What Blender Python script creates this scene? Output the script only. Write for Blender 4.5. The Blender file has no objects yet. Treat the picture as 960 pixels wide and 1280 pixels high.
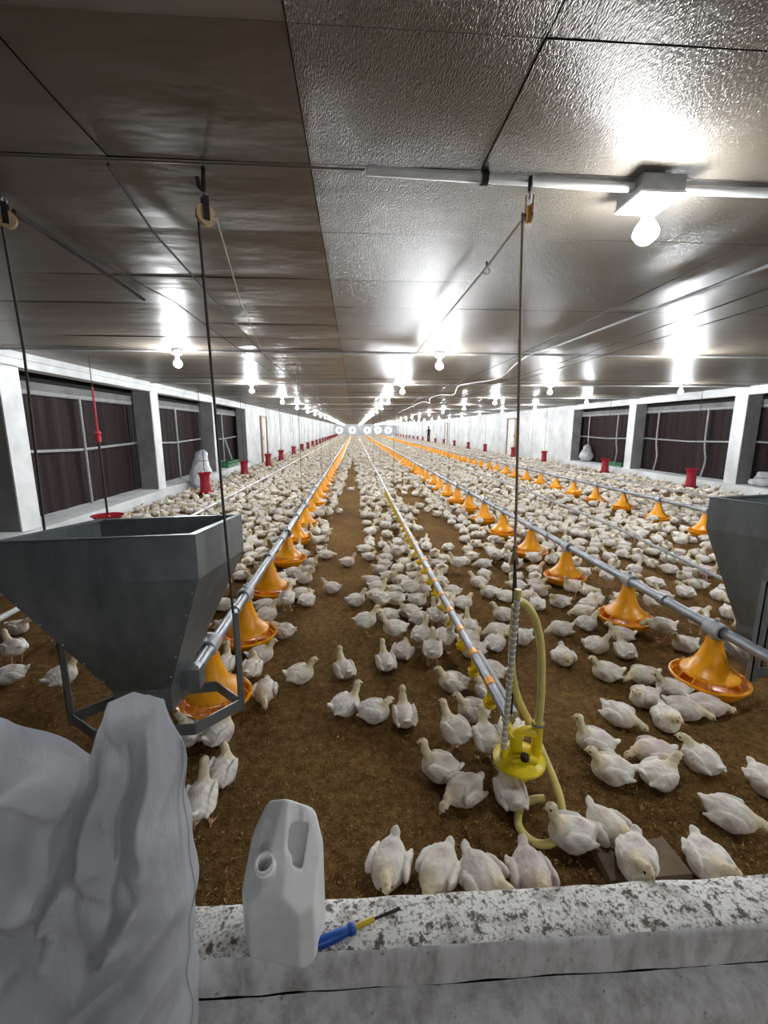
import bpy, bmesh, math, random
import numpy as np
from mathutils import Vector, Matrix

random.seed(7)
rng = np.random.default_rng(11)
R = math.radians
S = bpy.context.scene
COL = S.collection

# ------------------------------------------------------------------ camera
cam_data = bpy.data.cameras.new('camera')
cam = bpy.data.objects.new('camera', cam_data)
COL.objects.link(cam)
cam_data.sensor_fit = 'VERTICAL'
cam_data.sensor_height = 36.0
cam_data.lens = 545.0 / 1280.0 * 36.0
cam_data.clip_start = 0.03
cam_data.clip_end = 300
cam.location = (0, 0, 1.5)
cam.rotation_euler = (R(90 - 10.80), 0, R(-3.815))
S.camera = cam

# ------------------------------------------------------------------ world: overcast daylight, only seen through the fans
world = bpy.data.worlds.new('world')
S.world = world
world.use_nodes = True
bg = world.node_tree.nodes['Background']
bg.inputs[0].default_value = (0.86, 0.93, 1.0, 1)
bg.inputs[1].default_value = 1.2

S.view_settings.view_transform = 'Standard'
S.view_settings.look = 'None'
S.view_settings.gamma = 1.0
S.view_settings.use_curve_mapping = False
S.view_settings.exposure = 2.05
BULB = 300.0           # radiance of a bulb globe

# ------------------------------------------------------------------ helpers: materials
def lin(c):
    return tuple((x / 12.92 if x <= 0.04045 else ((x + 0.055) / 1.055) ** 2.4) for x in c)

def rgb(r, g, b):
    return lin((r / 255, g / 255, b / 255)) + (1,)

class NT:
    def __init__(s, name):
        s.m = bpy.data.materials.new(name)
        s.m.use_nodes = True
        s.t = s.m.node_tree
        s.b = s.t.nodes['Principled BSDF']
        s.co = None
    def n(s, kind, **kw):
        x = s.t.nodes.new('ShaderNode' + kind)
        for k, v in kw.items():
            if k.startswith('i_'):
                x.inputs[k[2:].replace('_', ' ')].default_value = v
            else:
                setattr(x, k, v)
        return x
    def l(s, a, b):
        s.t.links.new(a, b)
    def coord(s, which='Object', scale=None):
        c = s.n('TexCoord')
        o = c.outputs[which]
        if scale:
            mp = s.n('Mapping')
            mp.inputs['Scale'].default_value = scale
            s.l(o, mp.inputs['Vector'])
            o = mp.outputs[0]
        return o
    def noise(s, scale, co, detail=4, rough=0.6):
        x = s.n('TexNoise')
        x.inputs['Scale'].default_value = scale
        x.inputs['Detail'].default_value = detail
        x.inputs['Roughness'].default_value = rough
        s.l(co, x.inputs['Vector'])
        return x.outputs['Fac']
    def ramp(s, fac, stops):
        x = s.n('ValToRGB')
        e = x.color_ramp.elements
        while len(e) < len(stops):
            e.new(0.5)
        for q, (p, c) in zip(e, stops):
            q.position = p
            q.color = c
        s.l(fac, x.inputs[0])
        return x.outputs[0]
    def mix(s, a, b, fac, mode='MIX'):
        x = s.n('Mix', data_type='RGBA', blend_type=mode)
        for sock, v in ((x.inputs[0], fac), (x.inputs[6], a), (x.inputs[7], b)):
            if hasattr(v, 'is_linked') or hasattr(v, 'links'):
                s.l(v, sock)
            else:
                sock.default_value = v
        return x.outputs[2]
    def bump(s, h, strength=0.3, dist=0.01, prev=None):
        x = s.n('Bump')
        x.inputs['Strength'].default_value = strength
        x.inputs['Distance'].default_value = dist
        s.l(h, x.inputs['Height'])
        if prev is not None:
            s.l(prev, x.inputs['Normal'])
        return x.outputs[0]
    def out(s, color=None, rough=0.5, metal=0.0, normal=None, spec=None):
        if color is not None:
            if hasattr(color, 'links'):
                s.l(color, s.b.inputs['Base Color'])
            else:
                s.b.inputs['Base Color'].default_value = color
        if hasattr(rough, 'links'):
            s.l(rough, s.b.inputs['Roughness'])
        else:
            s.b.inputs['Roughness'].default_value = rough
        s.b.inputs['Metallic'].default_value = metal
        if normal is not None:
            s.l(normal, s.b.inputs['Normal'])
        if spec is not None:
            s.b.inputs['Specular IOR Level'].default_value = spec
        return s.m

M = {}
def mat_simple(name, c, rough=0.5, metal=0.0, var=0.12, scale=20, bump=0.1, spec=None):
    t = NT(name)
    co = t.coord()
    f = t.noise(scale, co)
    d = tuple(x * (1 - var * 2) for x in c[:3]) + (1,)
    e = tuple(min(1, x * (1 + var)) for x in c[:3]) + (1,)
    col = t.ramp(f, [(0.3, d), (0.7, e)])
    nrm = t.bump(t.noise(scale * 6, co), bump, 0.004) if bump else None
    M[name] = t.out(col, rough, metal, nrm, spec)
    return M[name]

mat_simple('orange_plastic', rgb(250, 164, 12), 0.32, 0, 0.10, 9, 0.04)
mat_simple('yellow_plastic', rgb(236, 208, 24), 0.35, 0, 0.08, 14, 0.05)
mat_simple('yellow_hose', rgb(222, 204, 120), 0.4, 0, 0.10, 12, 0.05)
mat_simple('red_plastic', rgb(152, 16, 38), 0.4, 0, 0.15, 8, 0.05)
mat_simple('blue_plastic', rgb(24, 74, 158), 0.35, 0, 0.10, 40, 0.05)
mat_simple('green_plastic', rgb(46, 112, 74), 0.5, 0, 0.15, 10, 0.05)
mat_simple('screw_yellow', rgb(206, 178, 50), 0.4, 0, 0.10, 60, 0.05)
mat_simple('rope_dark', rgb(58, 52, 46), 0.85, 0, 0.25, 120, 0.3)
mat_simple('rope_pale', rgb(150, 138, 116), 0.85, 0, 0.2, 120, 0.3)
mat_simple('iron_dark', rgb(48, 45, 44), 0.6, 0.6, 0.2, 50, 0.1)
mat_simple('pulley_nylon', rgb(190, 160, 124), 0.5, 0, 0.15, 40, 0.1)
mat_simple('pulley_orange', rgb(206, 150, 60), 0.5, 0, 0.15, 40, 0.1)
mat_simple('white_pvc', rgb(216, 216, 214), 0.4, 0, 0.06, 10, 0.05)
mat_simple('lamp_white', rgb(226, 226, 228), 0.4, 0, 0.04, 20, 0.03)
mat_simple('pipe_steel', rgb(150, 154, 160), 0.42, 0.55, 0.14, 14, 0.06)
mat_simple('pipe_pvc_grey', rgb(168, 170, 172), 0.45, 0.1, 0.14, 14, 0.06)
mat_simple('wood_door', rgb(138, 102, 58), 0.6, 0, 0.22, 7, 0.15)
mat_simple('skin', rgb(150, 108, 84), 0.6, 0, 0.08, 10, 0.0)
mat_simple('cloth_black', rgb(28, 28, 32), 0.85, 0, 0.2, 10, 0.1)
mat_simple('cloth_white', rgb(190, 190, 190), 0.85, 0, 0.1, 10, 0.1)
mat_simple('hair_black', rgb(20, 18, 16), 0.6, 0, 0.1, 10, 0.0)
mat_simple('eye_black', rgb(22, 18, 16), 0.15, 0, 0.0, 10, 0.0)
mat_simple('beak_horn', rgb(206, 168, 118), 0.45, 0, 0.1, 60, 0.0)
mat_simple('dark_void', rgb(26, 23, 22), 0.9, 0, 0.1, 5, 0.0)
mat_simple('fan_white', rgb(225, 228, 230), 0.45, 0, 0.05, 4, 0.0)
mat_simple('fan_grey', rgb(120, 124, 128), 0.45, 0.4, 0.1, 4, 0.0)

t = NT('litter')                                       # rice-husk litter
co = t.coord()
f1 = t.noise(1.1, co, 5, 0.6); f2 = t.noise(24, co, 6, 0.75); f3 = t.noise(170, co, 3, 0.7)
c1 = t.ramp(f2, [(0.30, rgb(122, 94, 54)), (0.5, rgb(164, 130, 80)), (0.72, rgb(204, 170, 116))])
c2 = t.ramp(f1, [(0.35, rgb(170, 152, 136)), (0.65, rgb(255, 248, 236))])
c3 = t.ramp(f3, [(0.35, rgb(132, 114, 96)), (0.6, rgb(255, 250, 240))])
col = t.mix(t.mix(c1, c2, 0.55, 'MULTIPLY'), c3, 0.7, 'MULTIPLY')
M['litter'] = t.out(col, 0.95, 0, t.bump(f3, 0.9, 0.02, t.bump(f2, 0.6, 0.03)), 0.1)

t = NT('husk')
f = t.noise(35, t.coord(), 2)
M['husk'] = t.out(t.ramp(f, [(0.35, rgb(110, 82, 46)), (0.6, rgb(166, 132, 84))]), 0.9, 0, None, 0.15)

def ceiling_mat(name, base, rough, fine, smooth):
    t = NT(name)
    co = t.coord()
    stain = t.noise(0.9, co, 5, 0.65)
    col = t.ramp(stain, [(0.3, tuple(x * 0.84 for x in base[:3]) + (1,)), (0.7, base)])
    dirt = t.noise(7, co, 6, 0.7)
    col = t.mix(col, t.ramp(dirt, [(0.66, (1, 1, 1, 1)), (0.78, (0.55, 0.5, 0.45, 1))]), 0.5, 'MULTIPLY')
    big = t.noise(2.2, t.coord('Object', (1, 2.2, 1)), 3, 0.5)
    nrm = t.bump(big, smooth, 0.05)
    rib = t.noise(330, t.coord('Object', (1, 0.22, 1)), 1, 0.5)
    nrm = t.bump(rib, fine, 0.004, nrm)
    M[name] = t.out(col, rough, 0.20, nrm, 0.25)
ceiling_mat('ceiling_film', rgb(122, 114, 103), 0.38, 0.05, 0.18)
ceiling_mat('ceiling_weave', rgb(112, 104, 92), 0.36, 1.0, 0.08)

t = NT('plaster')
co = t.coord()
a = t.noise(1.3, co, 6, 0.65); b_ = t.noise(30, co, 5, 0.7)
col = t.ramp(a, [(0.3, rgb(196, 199, 200)), (0.62, rgb(234, 237, 238))])
col = t.mix(col, t.ramp(b_, [(0.62, (1, 1, 1, 1)), (0.8, (0.55, 0.52, 0.48, 1))]), 0.6, 'MULTIPLY')
M['plaster'] = t.out(col, 0.8, 0, t.bump(b_, 0.25, 0.01), 0.25)

t = NT('ledge_paint')                                  # whitewashed concrete with droppings and litter
co = t.coord()
a = t.noise(26, co, 6, 0.72); b_ = t.noise(9, co, 5, 0.7); c_ = t.noise(90, co, 3, 0.6)
col = t.ramp(b_, [(0.3, rgb(150, 142, 132)), (0.5, rgb(236, 234, 230))])
col = t.mix(col, rgb(74, 56, 40), t.ramp(a, [(0.535, (0, 0, 0, 1)), (0.60, (0.9, 0.9, 0.9, 1))]))
col = t.mix(col, rgb(110, 92, 74), t.ramp(c_, [(0.52, (0, 0, 0, 1)), (0.64, (0.75, 0.75, 0.75, 1))]))
M['ledge_paint'] = t.out(col, 0.85, 0, t.bump(a, 0.5, 0.012), 0.2)

t = NT('ledge_side')
co = t.coord('Object', (1, 1, 0.35))
a = t.noise(14, co, 6, 0.7); b_ = t.noise(45, t.coord(), 4, 0.6)
col = t.ramp(a, [(0.3, rgb(168, 164, 160)), (0.6, rgb(232, 230, 230))])
col = t.mix(col, rgb(70, 60, 50), t.ramp(b_, [(0.64, (0, 0, 0, 1)), (0.74, (0.7, 0.7, 0.7, 1))]))
M['ledge_side'] = t.out(col, 0.85, 0, t.bump(a, 0.3, 0.01), 0.2)

mat_simple('concrete', rgb(122, 104, 84), 0.9, 0, 0.2, 8, 0.4)
mat_simple('concrete_grey', rgb(126, 126, 126), 0.85, 0, 0.14, 3, 0.25)

t = NT('galvanised')
co = t.coord()
v = t.n('TexVoronoi'); v.inputs['Scale'].default_value = 34; t.l(co, v.inputs['Vector'])
a = t.noise(5, t.coord('Object', (1, 1, 0.3)), 5, 0.6)
col = t.ramp(a, [(0.3, rgb(116, 123, 127)), (0.7, rgb(152, 159, 162))])
g = t.ramp(v.outputs['Color'], [(0.0, (0.82, 0.82, 0.82, 1)), (1.0, (1, 1, 1, 1))])
M['galvanised'] = t.out(t.mix(col, g, 0.6, 'MULTIPLY'), t.ramp(a, [(0.3, (0.5,) * 3 + (1,)), (0.7, (0.38,) * 3 + (1,))]), 0.75, t.bump(a, 0.05, 0.02))

t = NT('curtain_cloth')
co = t.coord('Object', (1, 1, 0.05))
a = t.noise(9, co, 4, 0.6)
M['curtain_cloth'] = t.out(t.ramp(a, [(0.3, rgb(30, 20, 20)), (0.7, rgb(50, 36, 35))]), 0.75, 0, t.bump(a, 0.6, 0.03), 0.2)

t = NT('sack_film')                                    # white woven polypropylene
co = t.coord()
w = t.n('TexWave', wave_type='BANDS', bands_direction='Z'); w.inputs['Scale'].default_value = 160; t.l(co, w.inputs['Vector'])
w2 = t.n('TexWave', wave_type='BANDS', bands_direction='X'); w2.inputs['Scale'].default_value = 160; t.l(co, w2.inputs['Vector'])
a = t.noise(5, t.coord('Object', (1, 1, 0.5)), 5, 0.6)
vo = t.n('TexVoronoi', feature='DISTANCE_TO_EDGE'); vo.inputs['Scale'].default_value = 13
t.l(t.coord('Object', (1, 1, 0.7)), vo.inputs['Vector'])
nrm = t.bump(a, 0.45, 0.03)
nrm = t.bump(vo.outputs['Distance'], 0.10, 0.03, nrm)
nrm = t.bump(w.outputs['Fac'], 0.10, 0.001, nrm); nrm = t.bump(w2.outputs['Fac'], 0.10, 0.001, nrm)
t.b.inputs['Subsurface Weight'].default_value = 0.0
sack_m = t.out(t.ramp(a, [(0.3, rgb(180, 182, 188)), (0.7, rgb(208, 210, 216))]), 0.30, 0, nrm, 0.6)
tr = t.n('BsdfTranslucent'); tr.inputs['Color'].default_value = rgb(226, 228, 234)
mx = t.n('MixShader'); mx.inputs[0].default_value = 0.22
t.l(t.b.outputs[0], mx.inputs[1]); t.l(tr.outputs[0], mx.inputs[2])
t.l(mx.outputs[0], t.t.nodes['Material Output'].inputs['Surface'])
M['sack_film'] = sack_m

t = NT('can_plastic')
a = t.noise(12, t.coord(), 4)
t.b.inputs['Subsurface Weight'].default_value = 0.25
t.b.inputs['Subsurface Radius'].default_value = (0.03, 0.03, 0.03)
t.b.inputs['Subsurface Scale'].default_value = 0.4
M['can_plastic'] = t.out(t.ramp(a, [(0.3, rgb(226, 226, 224)), (0.7, rgb(242, 242, 240))]), 0.33, 0, t.bump(a, 0.06, 0.01))

t = NT('clear_tube')
t.b.inputs['Transmission Weight'].default_value = 0.55
M['clear_tube'] = t.out(rgb(226, 222, 206), 0.25)

t = NT('feather')                                      # chicken: colours carried by the bird's own plumage zones
at = t.n('Attribute', attribute_name='plumage')
co = t.coord()
a = t.noise(38, co, 4, 0.65)
fe = t.noise(120, t.coord('Object', (0.35, 1, 1)), 3, 0.6)
oi = t.n('ObjectInfo')
tone = t.ramp(oi.outputs['Random'], [(0.0, (0.86, 0.83, 0.80, 1)), (0.45, (1, 1, 1, 1)), (0.8, (1, 0.985, 0.94, 1)), (1.0, (0.90, 0.82, 0.83, 1))])
col = t.mix(at.outputs['Color'], t.ramp(a, [(0.34, (0.87, 0.84, 0.82, 1)), (0.6, (1, 1, 1, 1))]), 0.75, 'MULTIPLY')
col = t.mix(col, tone, 1.0, 'MULTIPLY')
nrm = t.bump(fe, 0.45, 0.006, t.bump(a, 0.45, 0.012))
M['feather'] = t.out(col, 0.85, 0, nrm, 0.15)

for bname, bpow in (('bulb_glow', 1.0), ('bulb_glow_soft', 0.36)):
  t = NT(bname)
  t.b.inputs['Base Color'].default_value = (0.9, 0.9, 0.9, 1)
  t.b.inputs['Emission Color'].default_value = (0.93, 0.965, 1.0, 1)
  t.b.inputs['Emission Strength'].default_value = BULB * bpow
  a = t.noise(3, t.coord(), 1)
  M[bname] = t.out(t.ramp(a, [(0, (0.9, 0.9, 0.9, 1)), (1, (0.95, 0.95, 0.95, 1))]), 0.4)

# ------------------------------------------------------------------ helpers: meshes
class MB:
    def __init__(s):
        s.v = []; s.f = []; s.mi = []
    def add(s, vs, fs, mi=0):
        o = len(s.v)
        s.v += [tuple(v) for v in vs]
        s.f += [tuple(i + o for i in q) for q in fs]
        s.mi += [mi] * len(fs)
        return s
    def box(s, x0, x1, y0, y1, z0, z1, mi=0, mtx=None):
        vs = [Vector((x, y, z)) for z in (z0, z1) for y in (y0, y1) for x in (x0, x1)]
        if mtx is not None:
            vs = [mtx @ v for v in vs]
        return s.add(vs, [(0, 2, 3, 1), (4, 5, 7, 6), (0, 1, 5, 4), (2, 6, 7, 3), (0, 4, 6, 2), (1, 3, 7, 5)], mi)
    def hexa(s, b, tq, mi=0):
        """bottom quad b and top quad tq, both counter-clockwise"""
        return s.add(list(b) + list(tq), [(3, 2, 1, 0), (4, 5, 6, 7), (0, 1, 5, 4), (1, 2, 6, 5), (2, 3, 7, 6), (3, 0, 4, 7)], mi)
    def tube(s, pts, r, n=8, mi=0, cap=True):
        pts = [Vector(p) for p in pts]
        rs = r if isinstance(r, (list, tuple)) else [r] * len(pts)
        tan = []
        for i in range(len(pts)):
            a = pts[max(0, i - 1)]; b = pts[min(len(pts) - 1, i + 1)]
            tan.append((b - a).normalized())
        up = Vector((0, 0, 1)) if abs(tan[0].z) < 0.9 else Vector((1, 0, 0))
        u = tan[0].cross(up).normalized()
        vs = []; fs = []
        for i, p in enumerate(pts):
            u = (u - tan[i] * u.dot(tan[i]))
            u = u.normalized() if u.length > 1e-6 else tan[i].orthogonal().normalized()
            w = tan[i].cross(u)
            for k in range(n):
                a = 2 * math.pi * k / n
                vs.append(p + (u * math.cos(a) + w * math.sin(a)) * rs[i])
        for i in range(len(pts) - 1):
            for k in range(n):
                k2 = (k + 1) % n
                fs.append((i * n + k, i * n + k2, (i + 1) * n + k2, (i + 1) * n + k))
        if cap:
            fs.append(tuple(range(n - 1, -1, -1)))
            fs.append(tuple((len(pts) - 1) * n + k for k in range(n)))
        return s.add(vs, fs, mi)
    def lathe(s, prof, n=24, c=(0, 0, 0), mi=0, mtx=None):
        vs = []; fs = []
        for (r, z) in prof:
            for k in range(n):
                a = 2 * math.pi * k / n
                v = Vector((r * math.cos(a), r * math.sin(a), z))
                if mtx is not None:
                    v = mtx @ v
                vs.append(v + Vector(c))
        for i in range(len(prof) - 1):
            for k in range(n):
                k2 = (k + 1) % n
                fs.append((i * n + k, i * n + k2, (i + 1) * n + k2, (i + 1) * n + k))
        return s.add(vs, fs, mi)
    def mesh(s, name, mats, smooth=False, auto=None):
        me = bpy.data.meshes.new(name)
        me.from_pydata(s.v, [], s.f)
        for m in (mats if isinstance(mats, (list, tuple)) else [mats]):
            me.materials.append(M[m])
        if len(set(s.mi)) > 1:
            me.polygons.foreach_set('material_index', s.mi)
        if smooth:
            me.polygons.foreach_set('use_smooth', [True] * len(me.polygons))
            if auto:
                me.set_sharp_from_angle(angle=R(auto))
        me.update()
        return me
    def build(s, name, mats, parent=None, smooth=False, auto=40, loc=None):
        return link(name, s.mesh(name, mats, smooth, auto), parent, loc)

def link(name, me, parent=None, loc=None):
    o = bpy.data.objects.new(name, me)
    COL.objects.link(o)
    if parent is not None:
        o.parent = parent
    if loc is not None:
        o.location = loc
    return o

def tag(o, label, cat, group=None):
    o['label'] = label
    o['category'] = cat
    if group:
        o['group'] = group
    return o

def thing(name, label, cat, loc=(0, 0, 0), rz=0, group=None):
    o = bpy.data.objects.new(name, None)
    o.empty_display_size = 0.05
    COL.objects.link(o)
    o.location = loc
    o.rotation_euler = (0, 0, rz)
    return tag(o, label, cat, group)

def struct(o):
    o['kind'] = 'structure'
    return o

def spline(pts, k=8):
    """Catmull-Rom through pts"""
    P = [Vector(p) for p in pts]
    P = [P[0] * 2 - P[1]] + P + [P[-1] * 2 - P[-2]]
    out = []
    for i in range(1, len(P) - 2):
        a, b, c, d = P[i - 1:i + 3]
        for j in range(k):
            u = j / k
            out.append(0.5 * ((2 * b) + (c - a) * u + (2 * a - 5 * b + 4 * c - d) * u * u + (3 * b - a - 3 * c + d) * u ** 3))
    out.append(P[-2])
    return out

ORD = ['first', 'second', 'third', 'fourth', 'fifth', 'sixth', 'seventh', 'eighth', 'ninth', 'tenth', 'eleventh', 'twelfth']
def ordinal(i):
    if i < len(ORD):
        return ORD[i]
    n = i + 1
    suf = 'th' if n % 100 in (11, 12, 13) else {1: 'st', 2: 'nd', 3: 'rd'}.get(n % 10, 'th')
    return '%d%s' % (n, suf)

# signed-distance shapes -> mesh (surface nets)
def surface_nets(f, lo, hi, h):
    lo = np.array(lo, float); hi = np.array(hi, float)
    n = np.ceil((hi - lo) / h).astype(int) + 1
    ax = [lo[i] + h * np.arange(n[i]) for i in range(3)]
    G = np.stack(np.meshgrid(*ax, indexing='ij'), -1)
    d = f(G.reshape(-1, 3)).reshape(n)
    ins = d < 0
    cn = n - 1
    acc = np.zeros(tuple(cn) + (3,)); cnt = np.zeros(tuple(cn))
    corners = [(i, j, k) for i in (0, 1) for j in (0, 1) for k in (0, 1)]
    def sub(a, c):
        return a[c[0]:c[0] + cn[0], c[1]:c[1] + cn[1], c[2]:c[2] + cn[2]]
    for i, a in enumerate(corners):
        for b in corners[i + 1:]:
            if sum(abs(p - q) for p, q in zip(a, b)) != 1:
                continue
            da, db = sub(d, a), sub(d, b)
            m = (da < 0) != (db < 0)
            u = np.where(m, da / np.where(m, da - db, 1), 0)
            p = np.array(a)[None, None, None, :] + u[..., None] * (np.array(b) - np.array(a))
            acc += np.where(m[..., None], p, 0)
            cnt += m
    act = cnt > 0
    idx = -np.ones(tuple(cn), int)
    idx[act] = np.arange(act.sum())
    ijk = np.argwhere(act)
    V = lo + h * (ijk + acc[act] / cnt[act][:, None])
    F = []
    for axis in range(3):
        o1, o2 = [(1, 2), (2, 0), (0, 1)][axis]
        e = np.zeros(3, int); e[axis] = 1
        sl0 = [slice(1, -1)] * 3; sl0[axis] = slice(0, -1)
        sl1 = [slice(1, -1)] * 3; sl1[axis] = slice(1, None)
        A = ins[tuple(sl0)]; Bq = ins[tuple(sl1)]
        ch = np.argwhere(A != Bq)
        if not len(ch):
            continue
        flip = A[tuple(ch.T)]
        base = ch + 1
        base[:, axis] -= 1
        def at(da, db):
            q = base.copy(); q[:, o1] -= da; q[:, o2] -= db
            return idx[tuple(q.T)]
        q = np.stack([at(1, 1), at(0, 1), at(0, 0), at(1, 0)], 1)
        q[~flip] = q[~flip][:, ::-1]
        F.append(q)
    F = np.concatenate(F)
    F = F[(F >= 0).all(1)]
    return V, F

def smin(a, b, k):
    h = np.clip(0.5 + 0.5 * (b - a) / k, 0, 1)
    return b * (1 - h) + a * h - k * h * (1 - h)

def smax(a, b, k):
    return -smin(-a, -b, k)

def ell(p, c, r, rot=None):
    q = p - np.array(c)
    if rot is not None:
        q = q @ rot
    r = np.array(r)
    k0 = np.linalg.norm(q / r, axis=1)
    k1 = np.linalg.norm(q / r ** 2, axis=1) + 1e-9
    return k0 * (k0 - 1) / k1

def cone(p, a, b, ra, rb):
    a = np.array(a, float); b = np.array(b, float)
    ab = b - a
    t_ = np.clip((p - a) @ ab / (ab @ ab), 0, 1)
    return np.linalg.norm(p - a - t_[:, None] * ab, axis=1) - (ra + (rb - ra) * t_)

def rotm(ax, deg):
    return np.array(Matrix.Rotation(R(deg), 3, ax))

def np_mesh(name, V, F, mats, smooth=True, cols=None, attr='plumage', mi=None):
    me = bpy.data.meshes.new(name)
    nv, nf = len(V), len(F)
    w = F.shape[1]
    me.vertices.add(nv); me.vertices.foreach_set('co', np.asarray(V, np.float32).ravel())
    me.loops.add(nf * w); me.loops.foreach_set('vertex_index', np.asarray(F, np.int32).ravel())
    me.polygons.add(nf)
    me.polygons.foreach_set('loop_start', np.arange(0, nf * w, w, dtype=np.int32))
    me.polygons.foreach_set('loop_total', np.full(nf, w, np.int32))
    if smooth:
        me.polygons.foreach_set('use_smooth', np.ones(nf, bool))
    for m in mats:
        me.materials.append(M[m])
    if mi is not None:
        me.polygons.foreach_set('material_index', np.asarray(mi, np.int32))
    me.update(calc_edges=True)
    me.validate()
    if cols is not None:
        at = me.attributes.new(attr, 'FLOAT_COLOR', 'POINT')
        at.data.foreach_set('color', np.concatenate([cols, np.ones((nv, 1))], 1).astype(np.float32).ravel())
    return me
# ================================================================== the setting
XL, XR, YE, ZC = -4.2, 8.9, 95.0, 2.45
PIL = [1.9, 5.8, 9.75, 13.75, 17.75]                   # pillar centres along both sides

# litter floor (uneven, denser mesh near the ledge)
nx, ny = 330, 300
xs = np.linspace(XL - 0.02, XR + 0.02, nx)
ys = 1.06 + (YE - 1.06) * (np.geomspace(1, 90, ny) - 1) / 89
X, Y = np.meshgrid(xs, ys)
ph = rng.uniform(0, 6.28, (14, 2)); fq = rng.uniform(2, 26, (14, 2)) * rng.choice([-1, 1], (14, 2))
Z = sum(np.sin(fq[i, 0] * X + ph[i, 0]) * np.sin(fq[i, 1] * Y + ph[i, 1]) for i in range(14)) * 0.0022
Z += rng.normal(0, 0.002, Z.shape) - 0.004
V = np.stack([X, Y, Z], -1).reshape(-1, 3)
ii = np.arange(nx * ny).reshape(ny, nx)
F = np.stack([ii[:-1, :-1], ii[:-1, 1:], ii[1:, 1:], ii[1:, :-1]], -1).reshape(-1, 4)
floor = struct(link('floor', np_mesh('floor', V, F, ['litter'])))

# loose husks lying on the near litter
n = 26000
hx = rng.uniform(-2.2, 4.2, n); hy = 1.08 + 3.2 * rng.random(n) ** 1.7
hl = rng.uniform(0.003, 0.007, n); hw = hl * rng.uniform(0.25, 0.45, n)
ha = rng.uniform(0, 6.28, n); hz = rng.uniform(0.001, 0.007, n); ht = rng.uniform(-0.005, 0.005, (n, 2))
ca, sa = np.cos(ha), np.sin(ha)
quad = []
for (u, v, k) in ((-1, -1, 0), (1, -1, 1), (1, 1, 0), (-1, 1, 1)):
    quad.append(np.stack([hx + u * hl * ca - v * hw * sa, hy + u * hl * sa + v * hw * ca, hz + 0.002 + u * ht[:, 0] * .6 + v * ht[:, 1] * .3], -1))
V = np.stack(quad, 1).reshape(-1, 3)
F = np.arange(4 * n).reshape(n, 4)
husk = link('husk_litter', np_mesh('husk_litter', V, F, ['husk'], smooth=False), floor)
husk['kind'] = 'stuff'

# front room floor in front of the ledge, closing walls behind the camera
struct(MB().box(XL - 1, XR + 1, -3.0, 0.93, -0.26, -0.2).build('floor_front', 'concrete'))
struct(MB().box(XL - 1.1, XR + 1.1, -3.1, -3.0, -0.26, 2.6).build('wall_back', 'concrete_grey'))

# ledge the jerry can stands on
def profile_run(prof, x0, x1, nseg, amp, yslope=0.0, mi_of=None):
    mb = MB()
    k = len(prof)
    jit = np.random.default_rng(3).normal(0, amp, (nseg + 1, k, 2))
    jit[1:-1] = (jit[:-2] + jit[1:-1] + jit[2:]) / 2
    vs = []
    for i in range(nseg + 1):
        x = x0 + (x1 - x0) * i / nseg
        for j, (y, z) in enumerate(prof):
            vs.append((x, y + jit[i, j, 0] - yslope * x, z + jit[i, j, 1]))
    for j in range(k):
        j2 = (j + 1) % k
        mb.add([], [], 0)
    fs = []; mis = []
    for i in range(nseg):
        for j in range(k):
            j2 = (j + 1) % k
            fs.append((i * k + j, (i + 1) * k + j, (i + 1) * k + j2, i * k + j2)); mis.append(mi_of(j) if mi_of else 0)
    fs.append(tuple(range(k))); mis.append(0)
    fs.append(tuple(nseg * k + j for j in reversed(range(k)))); mis.append(0)
    mb.v = vs; mb.f = fs; mb.mi = mis
    return mb
pr = [(0.955, -0.03), (0.945, -0.016), (0.931, -0.008), (0.93, 0.08), (0.931, 0.100), (0.938, 0.114), (0.955, 0.121), (1.0, 0.122), (1.05, 0.121), (1.072, 0.114), (1.08, 0.10), (1.08, -0.06)]
pr = [(y + 0.002, z) for y, z in pr]
ledge = struct(profile_run(pr, XL, XR, 420, 0.0016, 0.0134, lambda j: 0 if 5 <= j <= 9 else 1).build('wall_front', ['ledge_paint', 'ledge_side'], None, True, 50))
pr2 = [(0.868, -0.15), (0.866, -0.085), (0.871, -0.070), (0.886, -0.060), (0.948, -0.038), (0.955, -0.15)]
profile_run(pr2, XL, XR, 300, 0.0014, 0.0134).build('lower_step', 'ledge_side', ledge, True, 50)
MB().box(XL, XR, 0.985, 1.05, -0.24, 0.05).build('ledge_core', 'concrete', ledge)
MB().box(XL - 1, XR + 1, 0.9, 1.1, -0.30, -0.24).build('ledge_footing', 'concrete', ledge)
profile_run([(0.90, -0.22), (0.90, -0.14), (0.96, -0.14), (0.96, -0.22)], XL, XR, 60, 0.001, 0.0134).build('gap_shade_strip', 'dark_void', ledge)  # near-black strip: the shade of the gap below the step, put into the colour

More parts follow.
